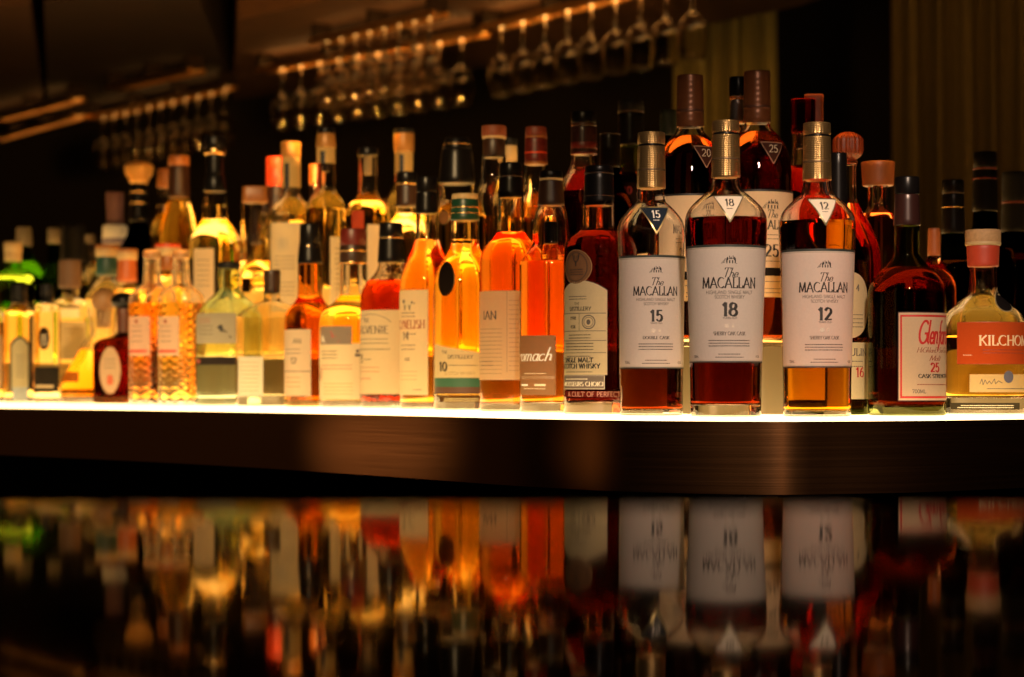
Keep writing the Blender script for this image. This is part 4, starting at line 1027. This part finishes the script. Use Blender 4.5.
back('whisky_bottle', 'dark bottle with a plain black cap between two taller bottles', 610, R2, std(165, 10, 176, 220, 26), g=(.2, .16, .1), liq=BRN, lv=195, caps=[('cap', 133, 168, 10.3, 10.5, BLACK), ('ring', 134, 135, 10.6, 10.6, BROWN)])
back('whisky_bottle', 'dark bottle with a clear olive neck and black cap, left of the number 15', 631, R2, std(138, 11.5, 160, 200, 27), g=(.8, .85, .5), liq=DRED, lv=174, caps=[('cap', 101, 112, 13, 13, BLACKM), ('ring', 111.5, 113, 13.1, 13.1, BROWN), ('capsule', 112.5, 146, 13, 13, BLACK)], labels=[dict(x=(613, 640), y=(184, 226), c=(.03, .02, .015), it=[('t', '10', 2, 196, 7, RD, 'serif')])])
back('whisky_bottle', 'dim bottle top with a dark green neck behind the tallest pair', 668, R2+.1, std(130, 8, 150, 190, 18), g=(.3, .4, .3), liq=BRN, lv=170, caps=[('cap', 110, 136, 8.5, 8.5, plain('dim_green_cap', (.02, .03, .024), .5))])
def tall_copper(px, age, label, y0):
    hw = 35.5
    prof = [(y0+50, 12.5), (y0+53, 13), (y0+58, 15.5), (y0+64, 21), (y0+76, 29), (y0+92, 33.5), (y0+112, 35.5), (y0+170, 35)]
    return back('whisky_bottle', label, px, R1, prof, liq=BRN, lv=y0+62, bt=9, hwb=32, k=48,
        caps=[('capsule', y0, y0+52, 13.2, 13.8, COPPER), ('capsule_band', y0+34, y0+38.5, 13.8, 13.9, plain('dark_copper_band', (.12, .05, .03), .4, .5))],
        labels=[dict(name='neck_triangle', u=(-2+6, 30), y=(y0+74, y0+94), shape='tri', c=(.05, .018, .012), tr=.05, grid=(10, 12), rim=(plain('pale_copper_rim', (.45, .25, .15), .5, .2), 1.0), it=[('t', age, 0, y0+84, 7.5, CREAM, 'light')]),
                dict(u=(-34, 52), uc=9, y=(y0+121, y0+198), c=(.80, .60, .38), tr=.3, grid=(28, 10), it=[('r', 0, y0+121, 110, y0+123, K), ('house', 6, y0+140, 9, K), ('fit', 'The', 6, y0+149, 8, K, 'script', 11), ('fit', 'MACALLAN', 6, y0+160, 8.5, K, 'serif', 50), ('m', 6, y0+166, 40, 2, 4, DG), ('t', age, 6, y0+187, 11.5, K, 'serif'), ('m', 6, y0+192, 18, 1, 3, DG)]),
                dict(name='black_band', u=(-34, 52), y=(y0+198, y0+206), c=(.015, .012, .01), tr=0.0),
                dict(name='lower_label', u=(-34, 52), y=(y0+206, y0+227), c=(.80, .58, .30), tr=.3, it=[('m', 10, y0+212, 50, 1, 4, DG), ('m', 10, y0+219, 46, 2, 4, DG)])])
tall_copper(690, '20', 'dark bottle with a tall copper capsule, left of the pair', 75.5)
tall_copper(757, '25', 'dark bottle with a tall copper capsule, right of the pair', 71.5)
back('whisky_bottle', 'bottle with a black cap and silvery neck label behind the copper capsule', 738, R2+.03, std(104, 8, 126, 165, 20), liq=PA, lv=130, caps=[('cap', 77, 97, 8.5, 9, BLACK), ('ring', 96.5, 100, 8.6, 8.6, AMBERC), ('silver_seal', 99.5, 124, 7.5, 8, SILVER)])
back('decanter', 'dark red decanter with a block stopper beside the right copper capsule', 803, R1+.03, std(128, 11, 158, 205, 28), liq=DRED, lv=166, caps=[('stopper', 100, 134, 12.5, 12, glass((.55, .1, .05)), 'square'), ('stopper_neck', 130, 150, 7, 7, CLEARST)])
back('decanter', 'decanter whose lit block stopper shows behind the red one', 814, R2+.04, std(128, 9, 170, 210, 22), liq=DRED, lv=186, caps=[('stopper', 95, 126, 9.5, 9.5, frosted((.55, .14, .05)), 'square')])
back('decanter', 'round-shouldered decanter with a fluted orange stopper', 848, R1-.02, std(162, 8, 196, 262, 33), liq=(.45, .03, .001), lv=204, caps=[('stopper', 132, 162, 14.5, 9, frosted((.5, .09, .015)), 'flute'), ('stopper_collar', 160, 165, 10, 9, CLEARST)])
back('decanter', 'clear-necked decanter with a wide glass stopper, right of the fluted one', 878, R1+.02, std(184, 10, 206, 222, 17), liq=RED, lv=214, hwb=18, caps=[('stopper', 162, 186, 17, 15.5, frosted((.55, .17, .035))), ('stopper_plug', 184, 204, 5, 5, CLEARST)])
back('whisky_bottle', 'small orange-necked bottle right of the broad dark bottle', 934, R2, std(234, 6, 258, 290, 22), liq=DRED, lv=245, caps=[('cap', 228, 256, 6, 6.5, plain('dull_orange_capsule', (.30, .09, .03), .45))])
back('whisky_bottle', 'black-green bottle with a ringed black cap in front of the curtain', 953, R2, std(226, 11, 240, 272, 30), g=(.22, .28, .12), liq=BRN, lv=262, caps=[('cap', 180, 193, 11, 11, BLACK), ('ring', 192.5, 194, 11.2, 11.2, BROWN), ('capsule', 193.5, 234, 11, 11.8, BLACK), ('gold_ring', 207, 208, 11.4, 11.4, BRASSY)])
back('whisky_bottle', 'tall black bottle with two dim red rings, right end of the bar', 985, R2+.02, std(205, 12, 226, 262, 30), g=(.15, .15, .08), liq=BRN, lv=250, caps=[('cap', 152, 168, 11.5, 11.8, BLACK), ('ring', 168, 170, 12, 12, WINE), ('capsule', 169.5, 212, 12, 12.8, BLACK), ('ring', 178, 180, 12.3, 12.3, WINE)])
back('whisky_bottle', 'black bottle with a dim red collar at the right edge', 1014, R2, std(225, 12, 240, 270, 30), g=(.15, .13, .08), liq=DRED, lv=255, caps=[('cap', 172, 202, 12, 12.3, BLACKM), ('ring', 201.5, 204, 12.5, 12.5, WINE), ('capsule', 203.5, 232, 12.4, 13.2, BLACKM)])
